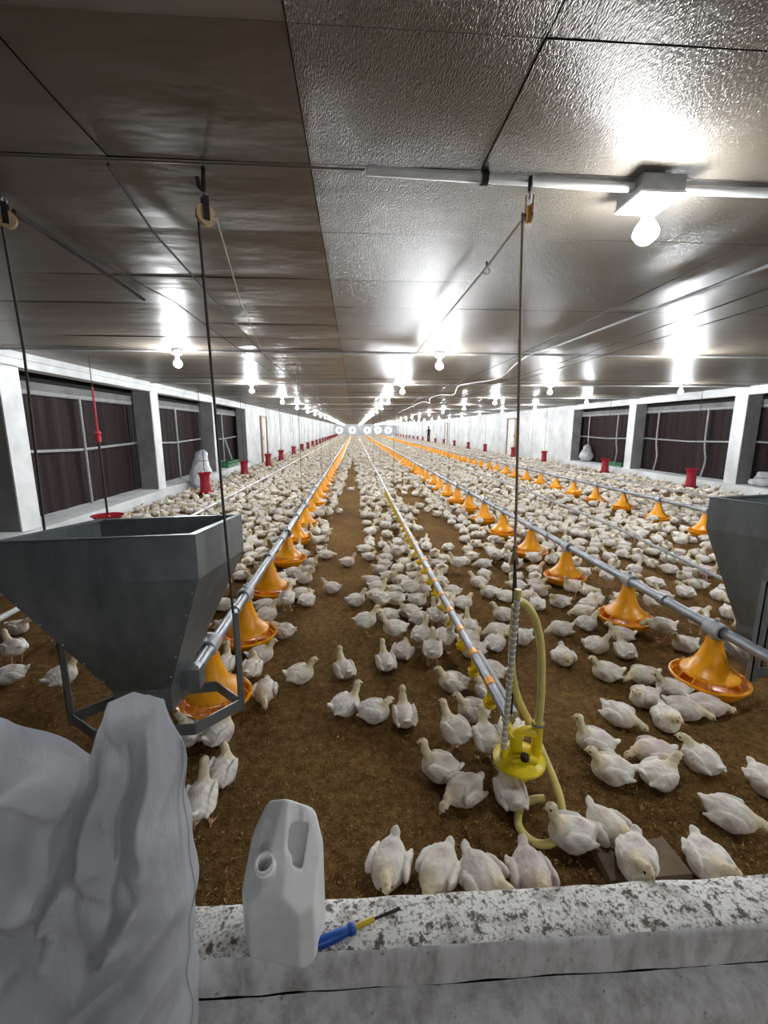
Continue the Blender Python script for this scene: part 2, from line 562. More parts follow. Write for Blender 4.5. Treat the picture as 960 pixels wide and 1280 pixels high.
# ceiling: dark roof deck with separate foil sheets below it
ceil = struct(MB().box(XL - 1.1, XR + 1.1, -3.1, YE + 0.2, 2.50, 2.56).build('ceiling', 'dark_void'))
rows = [-2.5, -1.9, -1.25, -0.6, 0.1, 0.68, 1.25, 1.815, 2.38, 3.08, 3.72] + [3.72 + 0.63 * i for i in range(1, 9)]
def sheet(x0, x1, y0, y1, z, sag, mat, seed, curl=0.0):
    rr = np.random.default_rng(seed)
    nu, nv = max(3, int((x1 - x0) / 0.35)), 5
    g = 0.0016
    gx = np.linspace(x0 + g, x1 - g, nu + 1); gy = np.linspace(y0 + g, y1 - g, nv + 1)
    p1, p2, q1, q2 = rr.uniform(0, 6.28, 4)
    vs = []; fs = []
    for b in gy:
        for a in gx:
            u = (b - y0) / (y1 - y0)
            zz = z + sag * (math.sin(1.9 * a + p1) * 0.5 + math.sin(4.7 * a + p2) * 0.3) - sag * 1.2 * math.sin(math.pi * u) + curl * (u - 0.5)
            vs.append((a, b, zz))
    m = nu + 1
    for j in range(nv):
        for i in range(nu):
            fs.append((j * m + i, (j + 1) * m + i, (j + 1) * m + i + 1, j * m + i + 1))
    return MB().add(vs, fs).build('ceiling_sheet', mat, ceil, True, 60)
sd = 100
for a, b in zip(rows[:-1], rows[1:]):
    cuts = [XL - 0.1, -0.86, -0.15, 0.485, XR + 0.1] if b < 1.9 else [XL - 0.1, -0.15, XR + 0.1]
    for c, d in zip(cuts[:-1], cuts[1:]):
        sd += 1
        left = d < 0
        sheet(c, d, a, b, ZC + random.uniform(-0.003, 0.003) * (1 if left else 0.25), 0.0045 if left else 0.0015, 'ceiling_film' if left else 'ceiling_weave', sd, random.uniform(-0.003, 0.003) * (1 if left else 0.2))
mb = [MB(), MB()]
y = rows[-1]; q = 0
while y < YE:
    y2 = y + 0.63
    for k, (c, d) in enumerate([(XL - 0.1, -0.15), (-0.15, XR + 0.1)]):
        z1, z2 = ZC + random.uniform(-0.008, 0.004), ZC + random.uniform(-0.008, 0.004)
        mid = ZC - 0.012
        mb[k].add([(c, y + .006, z1), (d - .006, y + .006, z1), (d - .006, (y + y2) / 2, mid), (c, (y + y2) / 2, mid), (d - .006, y2 - .006, z2), (c, y2 - .006, z2)], [(0, 3, 2, 1), (3, 5, 4, 2)])
    y = y2
for k, mm in enumerate(('ceiling_film', 'ceiling_weave')):
    o = mb[k].build('ceiling_sheet_run', mm, ceil, True, 60); o['kind'] = 'stuff'

# side walls: pillars, curb, header, outer boards; plain plaster from the last pillar on
def side_wall(name, xin, sgn):
    """sgn = -1 left, +1 right; xin = inner face"""
    def bx(mb, a, b, y0, y1, z0, z1, mi=0):
        x0, x1 = sorted((xin + sgn * a, xin + sgn * b))
        return mb.box(x0, x1, y0, y1, z0, z1, mi)
    w = struct(bx(MB(), 0.0, 0.25, PIL[-1] + 0.2, YE, -0.02, ZC + 0.04).build(name, 'plaster'))
    bx(MB(), 0.62, 0.72, -3.0, PIL[-1] + 0.3, -0.02, ZC + 0.04).build('outer_board', 'dark_void', w)
    bx(MB(), 0.24, 0.72, PIL[-1] + 0.2, PIL[-1] + 0.4, -0.02, ZC + 0.04).build('bay_end_wall', 'concrete_grey', w)
    bx(MB(), -0.10, 0.63, -3.0, PIL[-1] + 0.2, -0.03, 0.22).build('curb', 'plaster', w)
    bx(MB(), 0.0, 0.22, -3.0, PIL[-1] + 0.2, 2.26, ZC + 0.03).build('header_beam', 'plaster', w)
    bx(MB(), -0.04, 0.0, -3.0, YE, 2.36, ZC - 0.005).build('wall_plate', 'plaster', w)
    bx(MB(), 0.40, 0.6, -3.0, PIL[-1] + 0.2, 1.98, 2.16).build('outer_beam', 'concrete_grey', w)
    for p in PIL:
        mb = MB()
        bx(mb, 0.0, 0.02, p - 0.14, p + 0.2, 0.2, 2.27, 0)
        bx(mb, 0.02, 0.36, p - 0.14, p + 0.2, 0.2, 2.27, 1)
        mb.build('pillar', ['plaster', 'concrete_grey'], w)
    y = PIL[-1] + 4
    while y < YE:
        bx(MB(), -0.05, 0.0, y - 0.12, y + 0.12, 0, 2.37).build('pilaster', 'plaster', w)
        y += 3.95
    return w
side_wall('wall_left', XL, -1)
side_wall('wall_right', XR, 1)

# end wall with five square openings for the fans
FANX = [-3.25, -0.45, 2.75, 5.05, 7.25]
FZ, FH = 1.2, 0.78
wl = MB()
ed = [XL - 0.25] + [e for x in FANX for e in (x - FH, x + FH)] + [XR + 0.25]
for i in range(0, len(ed), 2):
    wl.box(ed[i], ed[i + 1], YE, YE + 0.2, FZ - FH, FZ + FH)
wl.box(ed[0], ed[-1], YE, YE + 0.2, -0.05, FZ - FH)
wl.box(ed[0], ed[-1], YE, YE + 0.2, FZ + FH, ZC + 0.06)
struct(wl.build('wall_end', 'plaster'))

# doors in the plain part of the side walls
def door(name, xin, sgn, y0, y1, h):
    def bx(mb, a, b, q0, q1, z0, z1):
        x0, x1 = sorted((xin + sgn * a, xin + sgn * b))
        return mb.box(x0, x1, q0, q1, z0, z1)
    d = struct(bx(MB(), -0.012, -0.001, y0, y1, 0.02, h).build(name, 'plaster'))
    for q0, q1 in ((y0 - 0.28, y0), (y1, y1 + 0.1)):
        bx(MB(), -0.06, -0.001, q0, q1, 0.0, h + 0.08).build('door_jamb', 'wood_door', d)
    bx(MB(), -0.06, -0.001, y0, y1, h, h + 0.08).build('door_head', 'wood_door', d)
    bx(MB(), -0.05, -0.012, y0 + 0.08, y0 + 0.14, 1.0, 1.16).build('door_handle', 'iron_dark', d)
door('door_1', XL, -1, 20.4, 21.4, 2.0)
door('door_2', XR, 1, 24.0, 25.2, 2.02)
door('door_3', XR, 1, 42.0, 43.0, 2.0)

# ================================================================== curtains in the side openings
def curtain(xin, sgn, y0, y1, label, bent):
    xo = xin + sgn * 0.50
    y0 -= 0.36; y1 += 0.36
    t = thing('side_curtain', label, 'curtain', (xo, (y0 + y1) / 2, 0.22), 0, 'side curtains')
    L = y1 - y0
    nseg = 90
    vs = []; fs = []
    for i in range(nseg + 1):
        yy = -L / 2 + L * i / nseg
        off = 0.02 * math.sin(yy * 9 + y0) + 0.012 * math.sin(yy * 23)
        vs += [(off * 0.5, yy, 0.0), (off, yy, 0.9), (off, yy, 1.8)]
    for i in range(nseg):
        for k in (0, 1):
            a = i * 3 + k
            fs.append((a, a + 3, a + 4, a + 1))
    MB().add(vs, fs).build('curtain_fabric', 'curtain_cloth', t, True, 80)
    xi = -sgn * 0.07
    MB().tube([(xi, -L / 2, 0.98), (xi, 0, 0.93), (xi, L / 2, 0.99)], 0.024, 8).build('cross_rail', 'pipe_pvc_grey', t, True)
    MB().tube([(xi, -L / 2, 1.80), (xi, L / 2, 1.80)], 0.04, 8).build('top_roller', 'pipe_pvc_grey', t, True)
    for k, yy in enumerate((-L * 0.14, L * 0.30) if sgn > 0 else (L * 0.02,)):
        b = 0.12 if bent else 0.0
        xp = xi - sgn * 0.03
        MB().tube(spline([(xp, yy, 0.0), (xp, yy - b * 0.8, 0.45), (xp, yy, 0.9), (xp, yy + b * 0.1, 1.8)], 6), 0.022, 8).build('curtain_post', 'pipe_pvc_grey', t, True)
    return t
side_words = {-1: 'left', 1: 'right'}
for sgn, xin in ((-1, XL), (1, XR)):
    for k in range(4):
        if k == 0 and sgn > 0:
            continue
        words = ['dark brown curtain in the %s wall bay nearest the viewer', 'dark brown curtain in the second bay of the %s wall', 'dark brown curtain in the third bay of the %s wall', 'dark brown curtain in the last open bay of the %s wall'][k]
        curtain(xin, sgn, PIL[k] + 0.2, PIL[k + 1] - 0.2, words % side_words[sgn], sgn > 0)

# ================================================================== end-wall fans
fan_words = ['leftmost', 'second from left', 'middle', 'second from right', 'rightmost']
for k, x in enumerate(FANX):
    t = thing('exhaust_fan', 'round white exhaust fan in the far end wall, %s of five' % fan_words[k], 'fan', (x, YE - 0.02, FZ), 0, 'exhaust fans')
    mb = MB()
    n = 28
    sq = []; ci = []; cb = []
    for i in range(n):
        a = 2 * math.pi * (i + 0.5) / n
        m = 1.0 / max(abs(math.cos(a)), abs(math.sin(a)))
        sq.append((FH * math.cos(a) * m, 0, FH * math.sin(a) * m))
        ci.append((0.74 * math.cos(a), -0.06, 0.74 * math.sin(a)))
        cb.append((0.68 * math.cos(a), 0.3, 0.68 * math.sin(a)))
    fs = []
    for i in range(n):
        j = (i + 1) % n
        fs += [(i, j, n + j, n + i), (n + i, n + j, 2 * n + j, 2 * n + i)]
    mb.add(sq + ci + cb, fs).build('fan_shroud', 'fan_white', t, True)
    for i in range(6):
        a = 2 * math.pi * i / 6 + k
        c, s = math.cos(a), math.sin(a)
        vs = []
        for (r_, w) in ((0.1, 0.07), (0.4, 0.12), (0.58, 0.10)):
            for q in (-1, 1):
                vs.append((r_ * c - q * w * s, 0.12 + q * 0.05, r_ * s + q * w * c))
        MB().add(vs, [(0, 1, 3, 2), (2, 3, 5, 4)]).build('fan_blade', 'fan_grey', t, True)
    MB().lathe([(0.0, 0.1), (0.12, 0.1), (0.15, 0.0), (0.15, -0.1), (0.0, -0.1)], 16, (0, 0.1, 0), 0, Matrix.Rotation(R(90), 3, 'X')).build('fan_hub', 'fan_grey', t, True)
    MB().box(-0.03, 0.03, 0.22, 0.26, -0.7, 0.7).build('motor_bar', 'fan_grey', t)

# ================================================================== ceiling lamps
lamp_n = 0
bulb_prof = [(0.0, -0.070), (0.018, -0.066), (0.033, -0.054), (0.046, -0.036), (0.047, -0.022), (0.040, -0.004), (0.027, 0.014), (0.018, 0.026), (0.016, 0.034)]
mesh_bulb_near = MB().lathe(bulb_prof, 20).mesh('bulb', 'bulb_glow', True)
mesh_bulb_soft = MB().lathe(bulb_prof, 20).mesh('bulb_soft', 'bulb_glow_soft', True)
mesh_bulb_far = MB().lathe([(0.0, -0.070), (0.030, -0.056), (0.044, -0.028), (0.030, 0.010), (0.0, 0.034)], 8).mesh('bulb_small', 'bulb_glow', True)
mesh_sock = MB().lathe([(0.020, 0.025), (0.022, 0.03), (0.022, 0.07), (0.026, 0.075), (0.034, 0.08), (0.036, 0.09)], 16).mesh('socket', 'lamp_white', True, 40)
mesh_base = MB().lathe([(0.0, 0.083), (0.05, 0.083), (0.056, 0.095), (0.056, 0.14)], 16).mesh('lamp_base', 'lamp_white', True, 40)
def lamp(x, y, label, near, box=False, soft=False):
    t = thing('ceiling_lamp', label, 'lamp', (x, y, 2.30), 0, 'bare bulb lamps')
    link('bulb', mesh_bulb_soft if box or soft else mesh_bulb_near if near else mesh_bulb_far, t)
    if near or y < 40:
        link('lamp_socket', mesh_sock, t)
        if not box:
            link('lamp_base', mesh_base, t)
    if box:
        mb = MB()
        mb.box(-0.085, 0.085, -0.085, 0.085, 0.086, 0.145)
        mb.build('junction_box', 'pipe_pvc_grey', t)
        cp = MB().box(-0.09, 0.09, -0.09, 0.09, 0.078, 0.087).build('cover_plate', 'lamp_white', t)
        MB().lathe([(0.0, 0.070), (0.040, 0.070), (0.045, 0.078)], 20).build('lamp_rosette', 'lamp_white', t, True)
        for sx in (-1, 1):
            for sy in (-1, 1):
                MB().lathe([(0.0, 0.0755), (0.004, 0.076), (0.005, 0.0785)], 8, (sx * 0.078, sy * 0.078, 0)).build('screw', 'iron_dark', cp, True)
    return t
lamp(1.06, -2.3, 'bare bulb of the middle row over the front room before the ledge', True, soft=True)
lamp(4.25, -2.01, 'unseen bare bulb added over the front room for raking light from the right', True)  # added out of view to rake light across the foreground from the right
lamp(4.25, 1.75, 'bare bulb of the right row level with the junction box lamp', True)
lamp(1.18, 1.86, 'glowing bulb under a square junction box, large at upper right', True, True)
for x, y0, words in ((-2.15, 5.68, 'left ceiling row'), (1.06, 5.67, 'middle ceiling row'), (4.25, 5.62, 'right ceiling row'), (7.0, 9.2, 'outer right ceiling row')):
    i = 0
    while y0 + 3.87 * i < YE - 2:
        lamp(x + random.uniform(-.04, .04), y0 + 3.87 * i, 'glowing bare bulb in the %s, %s from the front' % (words, ordinal(i)), i < 3)
        i += 1

# conduits that carry the lamps
def conduit(pts, r, label, mat='white_pvc', clips=()):
    t = thing('conduit_pipe', label, 'conduit', pts[0], 0, 'ceiling conduits')
    o = Vector(pts[0])
    MB().tube([Vector(p) - o for p in pts], r, 10).build('conduit_tube', mat, t, True)
    for c in clips:
        MB().lathe([(r + .002, -.012), (r + .008, -.012), (r + .008, .012), (r + .002, .012)], 12, Vector(c) - o, 0, Matrix.Rotation(R(90), 3, 'Y')).build('clip', 'iron_dark', t, True)
    return t
conduit([(0.06, 1.80, 2.428), (1.10, 1.84, 2.424)], 0.017, 'white conduit pipe left of the junction box lamp', clips=[(0.50, 1.817, 2.426)])
conduit([(1.265, 1.84, 2.424), (XR - .1, 1.84, 2.424)], 0.017, 'white conduit pipe running right from the junction box lamp')
conduit([(XL + .1, 1.79, 2.428), (0.05, 1.80, 2.43)], 0.004, 'thin dark ceiling batten continuing left of the white conduit', 'ceiling_film')
for i in range(1, 8):
    y = 1.80 + 3.87 * i
    conduit([(XL + .06, y, 2.424), (XR - .06, y, 2.424)], 0.013, 'cross conduit below the ceiling, %s row behind the junction box' % ordinal(i - 1), 'pipe_pvc_grey')
# ================================================================== feeder lines: pipe + pans
def pan_meshes(n, spokes):
    d = {}
    d['dish'] = MB().lathe([(0.0, 0.012), (0.12, 0.012), (0.150, 0.024), (0.176, 0.060), (0.184, 0.082), (0.194, 0.082), (0.199, 0.090), (0.196, 0.099), (0.186, 0.100), (0.178, 0.092), (0.170, 0.066), (0.145, 0.032), (0.0, 0.022)], n).mesh('pan_dish', 'orange_plastic', True, 60)
    d['bell'] = MB().lathe([(0.0, 0.335), (0.042, 0.335), (0.044, 0.30), (0.050, 0.282), (0.060, 0.25), (0.072, 0.215), (0.088, 0.185), (0.110, 0.160), (0.136, 0.138), (0.146, 0.128), (0.146, 0.116), (0.136, 0.118), (0.10, 0.14), (0.0, 0.16)], n).mesh('pan_bell', 'orange_plastic', True, 60)
    if spokes:
        d['spoke'] = MB().tube([(0.140, 0, 0.122), (0.165, 0, 0.128), (0.188, 0, 0.096)], 0.0032, 5).mesh('pan_spoke', 'orange_plastic', True)
        d['foot'] = MB().box(-0.012, 0.012, -0.01, 0.01, -0.002, 0.03).mesh('pan_foot', 'orange_plastic')
    d['saddle'] = MB().lathe([(0.034, -0.05), (0.046, -0.05), (0.048, -0.02), (0.048, 0.02), (0.046, 0.05), (0.034, 0.05)], 14, (0, 0, 0.384), 0, Matrix.Rotation(R(90), 3, 'X')).tube([(0, 0, 0.33), (0, 0, 0.36)], 0.032, 10).tube([(0, 0, 0.42), (0, 0, 0.45)], 0.012, 8).mesh('pan_saddle', 'pipe_pvc_grey', True, 40)
    return d
PN, PF = pan_meshes(36, True), pan_meshes(12, False)
pan_far_mesh = MB().lathe([(0.04, 0.34), (0.05, 0.28), (0.09, 0.185), (0.14, 0.135), (0.196, 0.095), (0.19, 0.085), (0.13, 0.015), (0.0, 0.012)], 10).mesh('feeder_pan_small', 'orange_plastic', True, 60)
PAN_POS = []
def feeder(x, ylist, yend, words, zoff=0.0):
    t = thing('feeder_pipe', 'grey metal feeder pipe of the %s feeder line' % words, 'pipe', (x, ylist[0] - 0.25, 0.384), 0, 'feeder pipes')
    y0 = ylist[0] - {'left': 0.28, 'right': 0.40, 'outer right': 3.6}[words]
    MB().tube([(0, y0 - t.location.y, 0), (0, yend - t.location.y, 0)], 0.030, 12).build('pipe_tube', 'pipe_steel', t, True)
    for k in range(6):
        yy = ylist[0] + 0.45 + 1.76 * k
        MB().lathe([(0.031, -0.03), (0.037, -0.03), (0.037, 0.03), (0.031, 0.03)], 14, (0, yy - t.location.y, 0), 0, Matrix.Rotation(R(90), 3, 'X')).build('pipe_sleeve', 'pipe_steel', t, True)
    i = 0
    ys_ = list(ylist)
    while ys_[-1] + 0.9 < yend:
        ys_.append(ys_[-1] + 0.9)
    for i, y in enumerate(ys_):
        if i > 96:
            break
        lab = 'orange feeder pan on the %s feeder pipe, %s from the front' % (words, ordinal(i))
        PAN_POS.append((x, y))
        if i >= 16:
            o = tag(link('feeder_pan', pan_far_mesh, None, (x, y, 0)), lab, 'feeder pan', 'orange feeder pans')
            continue
        p = thing('feeder_pan', lab, 'feeder pan', (x + random.uniform(-.012, .012), y, 0), random.uniform(0, 6.28), 'orange feeder pans')
        p.rotation_euler = (0, 0, random.uniform(-0.2, 0.2))
        D = PN if i < 8 else PF
        dsh = link('dish', D['dish'], p); link('bell', D['bell'], p); link('saddle_clamp', D['saddle'], p)
        if i < 8:
            for k in range(14):
                o = link('spoke', D['spoke'], dsh); o.rotation_euler = (0, 0, 2 * math.pi * k / 14)
feeder(-0.76, [2.18, 2.90, 3.78, 4.72], 93.5, 'left')
feeder(2.04, [2.17, 3.00, 3.94, 4.83, 5.80], 93.5, 'right')
feeder(4.87, [5.64, 6.6, 7.55], 93.5, 'outer right')

# ================================================================== drinker lines
cup_mesh = MB().box(-0.010, 0.010, -0.010, 0.010, -0.055, 0.0).lathe([(0.0, -0.094), (0.020, -0.094), (0.030, -0.085), (0.034, -0.062), (0.037, -0.060), (0.034, -0.058), (0.026, -0.082), (0.0, -0.088)], 12, (0.0, -0.012, 0)).mesh('drinker_cup', 'yellow_plastic', True, 40)
clamp_mesh = MB().lathe([(0.018, -0.028), (0.027, -0.028), (0.027, 0.028), (0.018, 0.028)], 12, (0, 0, 0), 0, Matrix.Rotation(R(90), 3, 'X')).box(-0.012, 0.012, -0.02, 0.02, -0.04, 0.02).mesh('drinker_saddle', 'orange_plastic', True, 40)
nip_mesh = MB().tube([(0, 0, 0), (0, 0, -0.09)], 0.006, 6).mesh('nipple', 'pipe_pvc_grey', True)
band_mesh = MB().lathe([(0.016, -0.02), (0.023, -0.02), (0.023, 0.02), (0.016, 0.02)], 10, (0, 0, 0), 0, Matrix.Rotation(R(90), 3, 'X')).mesh('pipe_band', 'pipe_pvc_grey', True, 40)
def drinker(pts, label, r, cup_ys, mat, second=None):
    o = Vector(pts[0])
    t = thing('drinker_pipe', label, 'pipe', pts[0], 0, 'drinker pipes')
    MB().tube([Vector(p) - o for p in pts], r, 10).build('pipe_tube', mat, t, True)
    if second:
        MB().tube([Vector(p) - o for p in second], r * 0.75, 10).build('stabiliser_tube', 'pipe_pvc_grey', t, True)
    def at(y):
        for a, b in zip(pts[:-1], pts[1:]):
            if a[1] <= y <= b[1]:
                u = (y - a[1]) / (b[1] - a[1])
                return Vector(a).lerp(Vector(b), u)
        return Vector(pts[-1])
    for y in cup_ys:
        p = at(y) - o
        if second:
            sd0 = link('drinker_saddle', clamp_mesh, t, p)
            link('drinker_cup', cup_mesh, sd0, (0, 0, -0.03))
        else:
            sd0 = link('pipe_band', band_mesh, t, p)
            link('drinker_nipple', nip_mesh, sd0, (0, 0, -0.01))
    return t
drinker([(0.655, 1.64, 0.262), (0.645, 3.5, 0.265), (0.64, 9.0, 0.26), (0.64, 93, 0.26)], 'grey drinker pipe with yellow cups down the middle of the house', 0.024,
        [1.92 + 0.29 * i for i in range(26)], 'pipe_steel', second=[(0.700, 1.70, 0.245), (0.690, 2.25, 0.248)])
drinker([(-2.2, 1.3, 0.35), (-2.2, 6.0, 0.35), (-2.15, 11.5, 0.35), (-2.15, 93, 0.33)], 'pale drinker pipe left of the left feeder line', 0.018, [4 + 0.6 * i for i in range(16)], 'white_pvc')
drinker([(3.28, 2.2, 0.10), (3.28, 3.4, 0.17), (3.30, 5.4, 0.28), (3.32, 8.5, 0.33), (3.35, 93, 0.33)], 'thin drinker pipe between the right feeder pipes', 0.016, [2.6 + 0.55 * i for i in range(18)], 'pipe_pvc_grey')
drinker([(6.35, 3.0, 0.30), (6.35, 93, 0.30)], 'thin drinker pipe beyond the outer right feeder line', 0.016, [6 + 0.8 * i for i in range(8)], 'pipe_pvc_grey')

# ================================================================== pressure regulator, standpipe and hoses at the pipe end
t = thing('pressure_regulator', 'yellow plastic pressure regulator at the near end of the centre drinker pipe', 'regulator', (0.668, 1.555, 0.0), R(8))
MB().lathe([(0.0, 0.052), (0.030, 0.054), (0.045, 0.070), (0.048, 0.105), (0.05, 0.125)], 28).build('lower_bowl', 'yellow_plastic', t, True)
MB().lathe([(0.0, 0.118), (0.055, 0.120), (0.098, 0.134), (0.106, 0.141), (0.106, 0.150), (0.100, 0.157), (0.066, 0.172), (0.045, 0.186), (0.0, 0.190)], 36).build('diaphragm_disc', 'yellow_plastic', t, True, 30)
MB().tube([(-0.012, 0.01, 0.17), (-0.012, 0.01, 0.255)], 0.026, 16).build('valve_tower', 'yellow_plastic', t, True, 40)
MB().tube(spline([(-0.012, 0.01, 0.245), (0.004, 0.006, 0.268), (0.035, -0.002, 0.272), (0.066, -0.006, 0.262)], 5), 0.021, 12).build('cross_elbow', 'yellow_plastic', t, True, 50)
stub = MB().tube([(0.072, -0.008, 0.150), (0.072, -0.008, 0.31)], 0.022, 16).build('inlet_stub', 'yellow_plastic', t, True, 40)
MB().lathe([(0.022, 0), (0.026, 0), (0.026, 0.012), (0.022, 0.012)], 16, (0.072, -0.008, 0.30)).build('hose_clamp', 'pipe_steel', stub, True)
MB().tube([(-0.05, -0.03, 0.172), (0.0, -0.05, 0.190), (0.045, -0.06, 0.176)], 0.013, 10).build('lever', 'yellow_plastic', t, True)
MB().lathe([(0.0, 0.02), (0.018, 0.02), (0.018, 0.0), (0.0, 0.0)], 12, (-0.005, -0.052, 0.186)).build('adjust_knob', 'iron_dark', t, True, 40)
MB().tube([(-0.07, 0.0, 0.155), (-0.07, 0.0, 0.20)], 0.016, 12).build('outlet_stub', 'yellow_plastic', t, True, 40)
MB().tube([(-0.012, 0.0, 0.22), (-0.014, 0.11, 0.258)], 0.016, 12).build('pipe_union', 'yellow_plastic', t, True)

t = thing('standpipe', 'clear ringed standpipe rising from the yellow regulator', 'tube', (0.600, 1.555, 0.19), 0)
L_ = 0.66
ctube = MB().tube([(0, 0, 0), (0.028, 0.02, L_)], 0.0115, 12).build('clear_tube', 'clear_tube', t, True)
for k in range(26):
    u = (k + 0.5) / 26
    MB().lathe([(0.0115, -0.004), (0.0135, -0.0025), (0.0135, 0.0025), (0.0115, 0.004)], 12, (0.028 * u, 0.02 * u, L_ * u)).build('ring', 'white_pvc', ctube, True)
MB().tube([(0.028, 0.02, L_), (0.03, 0.02, L_ + 0.035)], 0.014, 12).build('standpipe_cap', 'yellow_hose', t, True)

def hose(name, pts, r, label):
    o = Vector(pts[0])
    mb = MB().tube([p - o for p in spline(pts, 10)], r, 12)
    return tag(mb.build(name, 'yellow_hose', None, True, 60, o), label, 'hose', 'yellow hoses')
hose('water_hose', [(0.742, 1.555, 0.315), (0.745, 1.56, 0.45), (0.742, 1.58, 0.62), (0.722, 1.60, 0.735), (0.690, 1.61, 0.795), (0.655, 1.615, 0.822)], 0.0155, 'yellow hose arching up from the regulator to the hanging strings')
hose('water_hose', [(0.642, 1.625, 0.80), (0.640, 1.63, 0.66), (0.652, 1.645, 0.50), (0.690, 1.655, 0.36), (0.742, 1.64, 0.25), (0.778, 1.56, 0.15), (0.794, 1.44, 0.07), (0.765, 1.35, 0.024), (0.70, 1.295, 0.015), (0.635, 1.30, 0.016), (0.605, 1.365, 0.016), (0.640, 1.445, 0.018), (0.705, 1.475, 0.022), (0.75, 1.47, 0.03)], 0.0150, 'yellow hose dropping behind the regulator and coiling on the litter')

# ================================================================== ropes, hooks and pulleys
def rope(pts, r, label, mat='rope_dark', sub=None):
    o = Vector(pts[0])
    mb = MB().tube([Vector(p) - o for p in pts], r, 6)
    return tag(mb.build('pulley_rope', mat, None, True, 60, o), label, 'rope', 'ropes')
def pulley(loc, rz, label, wheel, hook_h):
    t = thing('rope_pulley', label, 'pulley', loc, rz)
    ring = MB()
    MB().lathe([(0.010, -0.008), (0.036, -0.010), (0.030, -0.003), (0.030, 0.003), (0.036, 0.010), (0.010, 0.008), (0.010, -0.008)], 20, (0, 0, 0), 0, Matrix.Rotation(R(90), 3, 'X')).build('sheave', wheel, t, True, 40)
    for sy in (-1, 1):
        MB().box(-0.011, 0.011, sy * 0.013 - 0.0015, sy * 0.013 + 0.0015, -0.02, 0.062).build('cheek_plate', 'iron_dark', t)
    MB().tube([(0, -0.016, 0), (0, 0.016, 0)], 0.005, 8).build('axle', 'iron_dark', t, True)
    MB().tube([(0, 0, 0.055), (0.010, 0, 0.070), (0, 0, 0.088), (-0.010, 0, 0.070), (0, 0, 0.055)], 0.0035, 6).build('swivel_eye', 'pipe_steel', t, True)
    if hook_h:
        MB().tube([(0.0, 0, 0.08), (-0.016, 0, 0.088), (-0.022, 0, 0.12)], 0.008, 8).build('ceiling_hook', 'iron_dark', t, True)
        MB().tube([(0.0, 0, 0.08), (0.004, 0, hook_h)], 0.009, 8).build('hook_shank', 'iron_dark', t, True)
    return t
pulley((-0.545, 1.85, 2.285), R(35), 'nylon pulley on a dark ceiling hook above the left hopper', 'pulley_nylon', 0.16)
pulley((0.672, 1.80, 2.30), R(70), 'small orange pulley under the conduit above the centre drinker pipe', 'pulley_orange', 0.125)
pulley((-1.44, 2.12, 2.36), R(20), 'nylon pulley at the far left edge below the ceiling', 'pulley_nylon', 0)
rope([(-0.572, 1.85, 2.285), (-0.555, 1.85, 1.155), (-0.545, 1.85, 0.70)], 0.0055, 'dark rope from the left hook down to the left hopper strap')
rope([(-1.462, 2.12, 2.36), (-1.455, 2.13, 1.85), (-1.50, 2.13, 0.42)], 0.0055, 'dark rope from the far left pulley down behind the hopper')
rope([(-0.512, 1.86, 2.285), (-0.80, 3.4, 2.39), (-1.36, 7.68, 2.392), (-1.5, 24, 2.392)], 0.0045, 'thin rope running along the ceiling from the hopper pulley', 'rope_pale')
rope([(-0.88, 1.85, 2.44), (-0.95, 2.38, 2.425), (-1.10, 5.74, 2.396), (-1.2, 22, 2.396)], 0.006, 'dark cable along the ceiling right of the far left pulley')
rope([(-1.42, 2.14, 2.40), (-1.51, 3.5, 2.42)], 0.011, 'short thick black cable at the upper left ceiling')
rope([(-1.44, 2.16, 2.39), (-1.30, 3.5, 2.41), (-1.36, 8, 2.41)], 0.004, 'thin cord beside the short thick black cable')
rope([(0.675, 1.83, 2.315), (0.76, 2.66, 2.40), (0.75, 4.87, 2.395), (0.8, 26, 2.395)], 0.0055, 'pale rope running along the ceiling from the orange pulley', 'rope_pale')
rope([(0.645, 1.79, 2.30), (0.665, 1.735, 1.15), (0.668, 1.73, 0.96)], 0.0055, 'single pale rope hanging from the orange pulley', 'rope_pale')
rope([(0.668, 1.728, 0.96), (0.655, 1.68, 0.62), (0.650, 1.655, 0.28)], 0.0045, 'left one of two dark strings holding the drinker pipe end')
rope([(0.669, 1.728, 0.96), (0.685, 1.69, 0.62), (0.664, 1.655, 0.28)], 0.0045, 'right one of two dark strings holding the drinker pipe end')
t = thing('rope_shackle', 'small brown wooden toggle joining the rope and twin strings', 'toggle', (0.668, 1.728, 0.97))
MB().add([(-0.02, 0, -0.035), (0.02, 0, -0.035), (0.004, 0, 0.03), (-0.004, 0, 0.03), (-0.02, 0.012, -0.035), (0.02, 0.012, -0.035), (0.004, 0.012, 0.03), (-0.004, 0.012, 0.03)], [(0, 1, 2, 3), (7, 6, 5, 4), (0, 4, 5, 1), (1, 5, 6, 2), (2, 6, 7, 3), (3, 7, 4, 0)]).build('toggle_plate', 'wood_door', t)
MB().tube([(0, 0.006, 0.02), (0.008, 0.006, 0.04), (0, 0.006, 0.055), (-0.008, 0.006, 0.04), (0, 0.006, 0.02)], 0.003, 6).build('toggle_ring', 'iron_dark', t, True)
t = thing('rope_shackle', 'small pulley ring on the pale ceiling rope behind the orange pulley', 'ring', (0.765, 2.66, 2.385))
MB().tube([(0.018 * math.cos(a), 0, 0.018 * math.sin(a)) for a in np.linspace(0, 6.283, 13)], 0.004, 6).build('steel_ring', 'pipe_steel', t, True)
MB().tube([(0, 0, 0.018), (0, 0, 0.05)], 0.006, 6).build('ring_stem', 'iron_dark', t, True)
conduit([(2.42, 1.9, 2.425), (2.30, 4.99, 2.42), (2.22, 5.62, 2.42)], 0.012, 'pale straight conduit sloping across the right ceiling', 'pipe_pvc_grey')
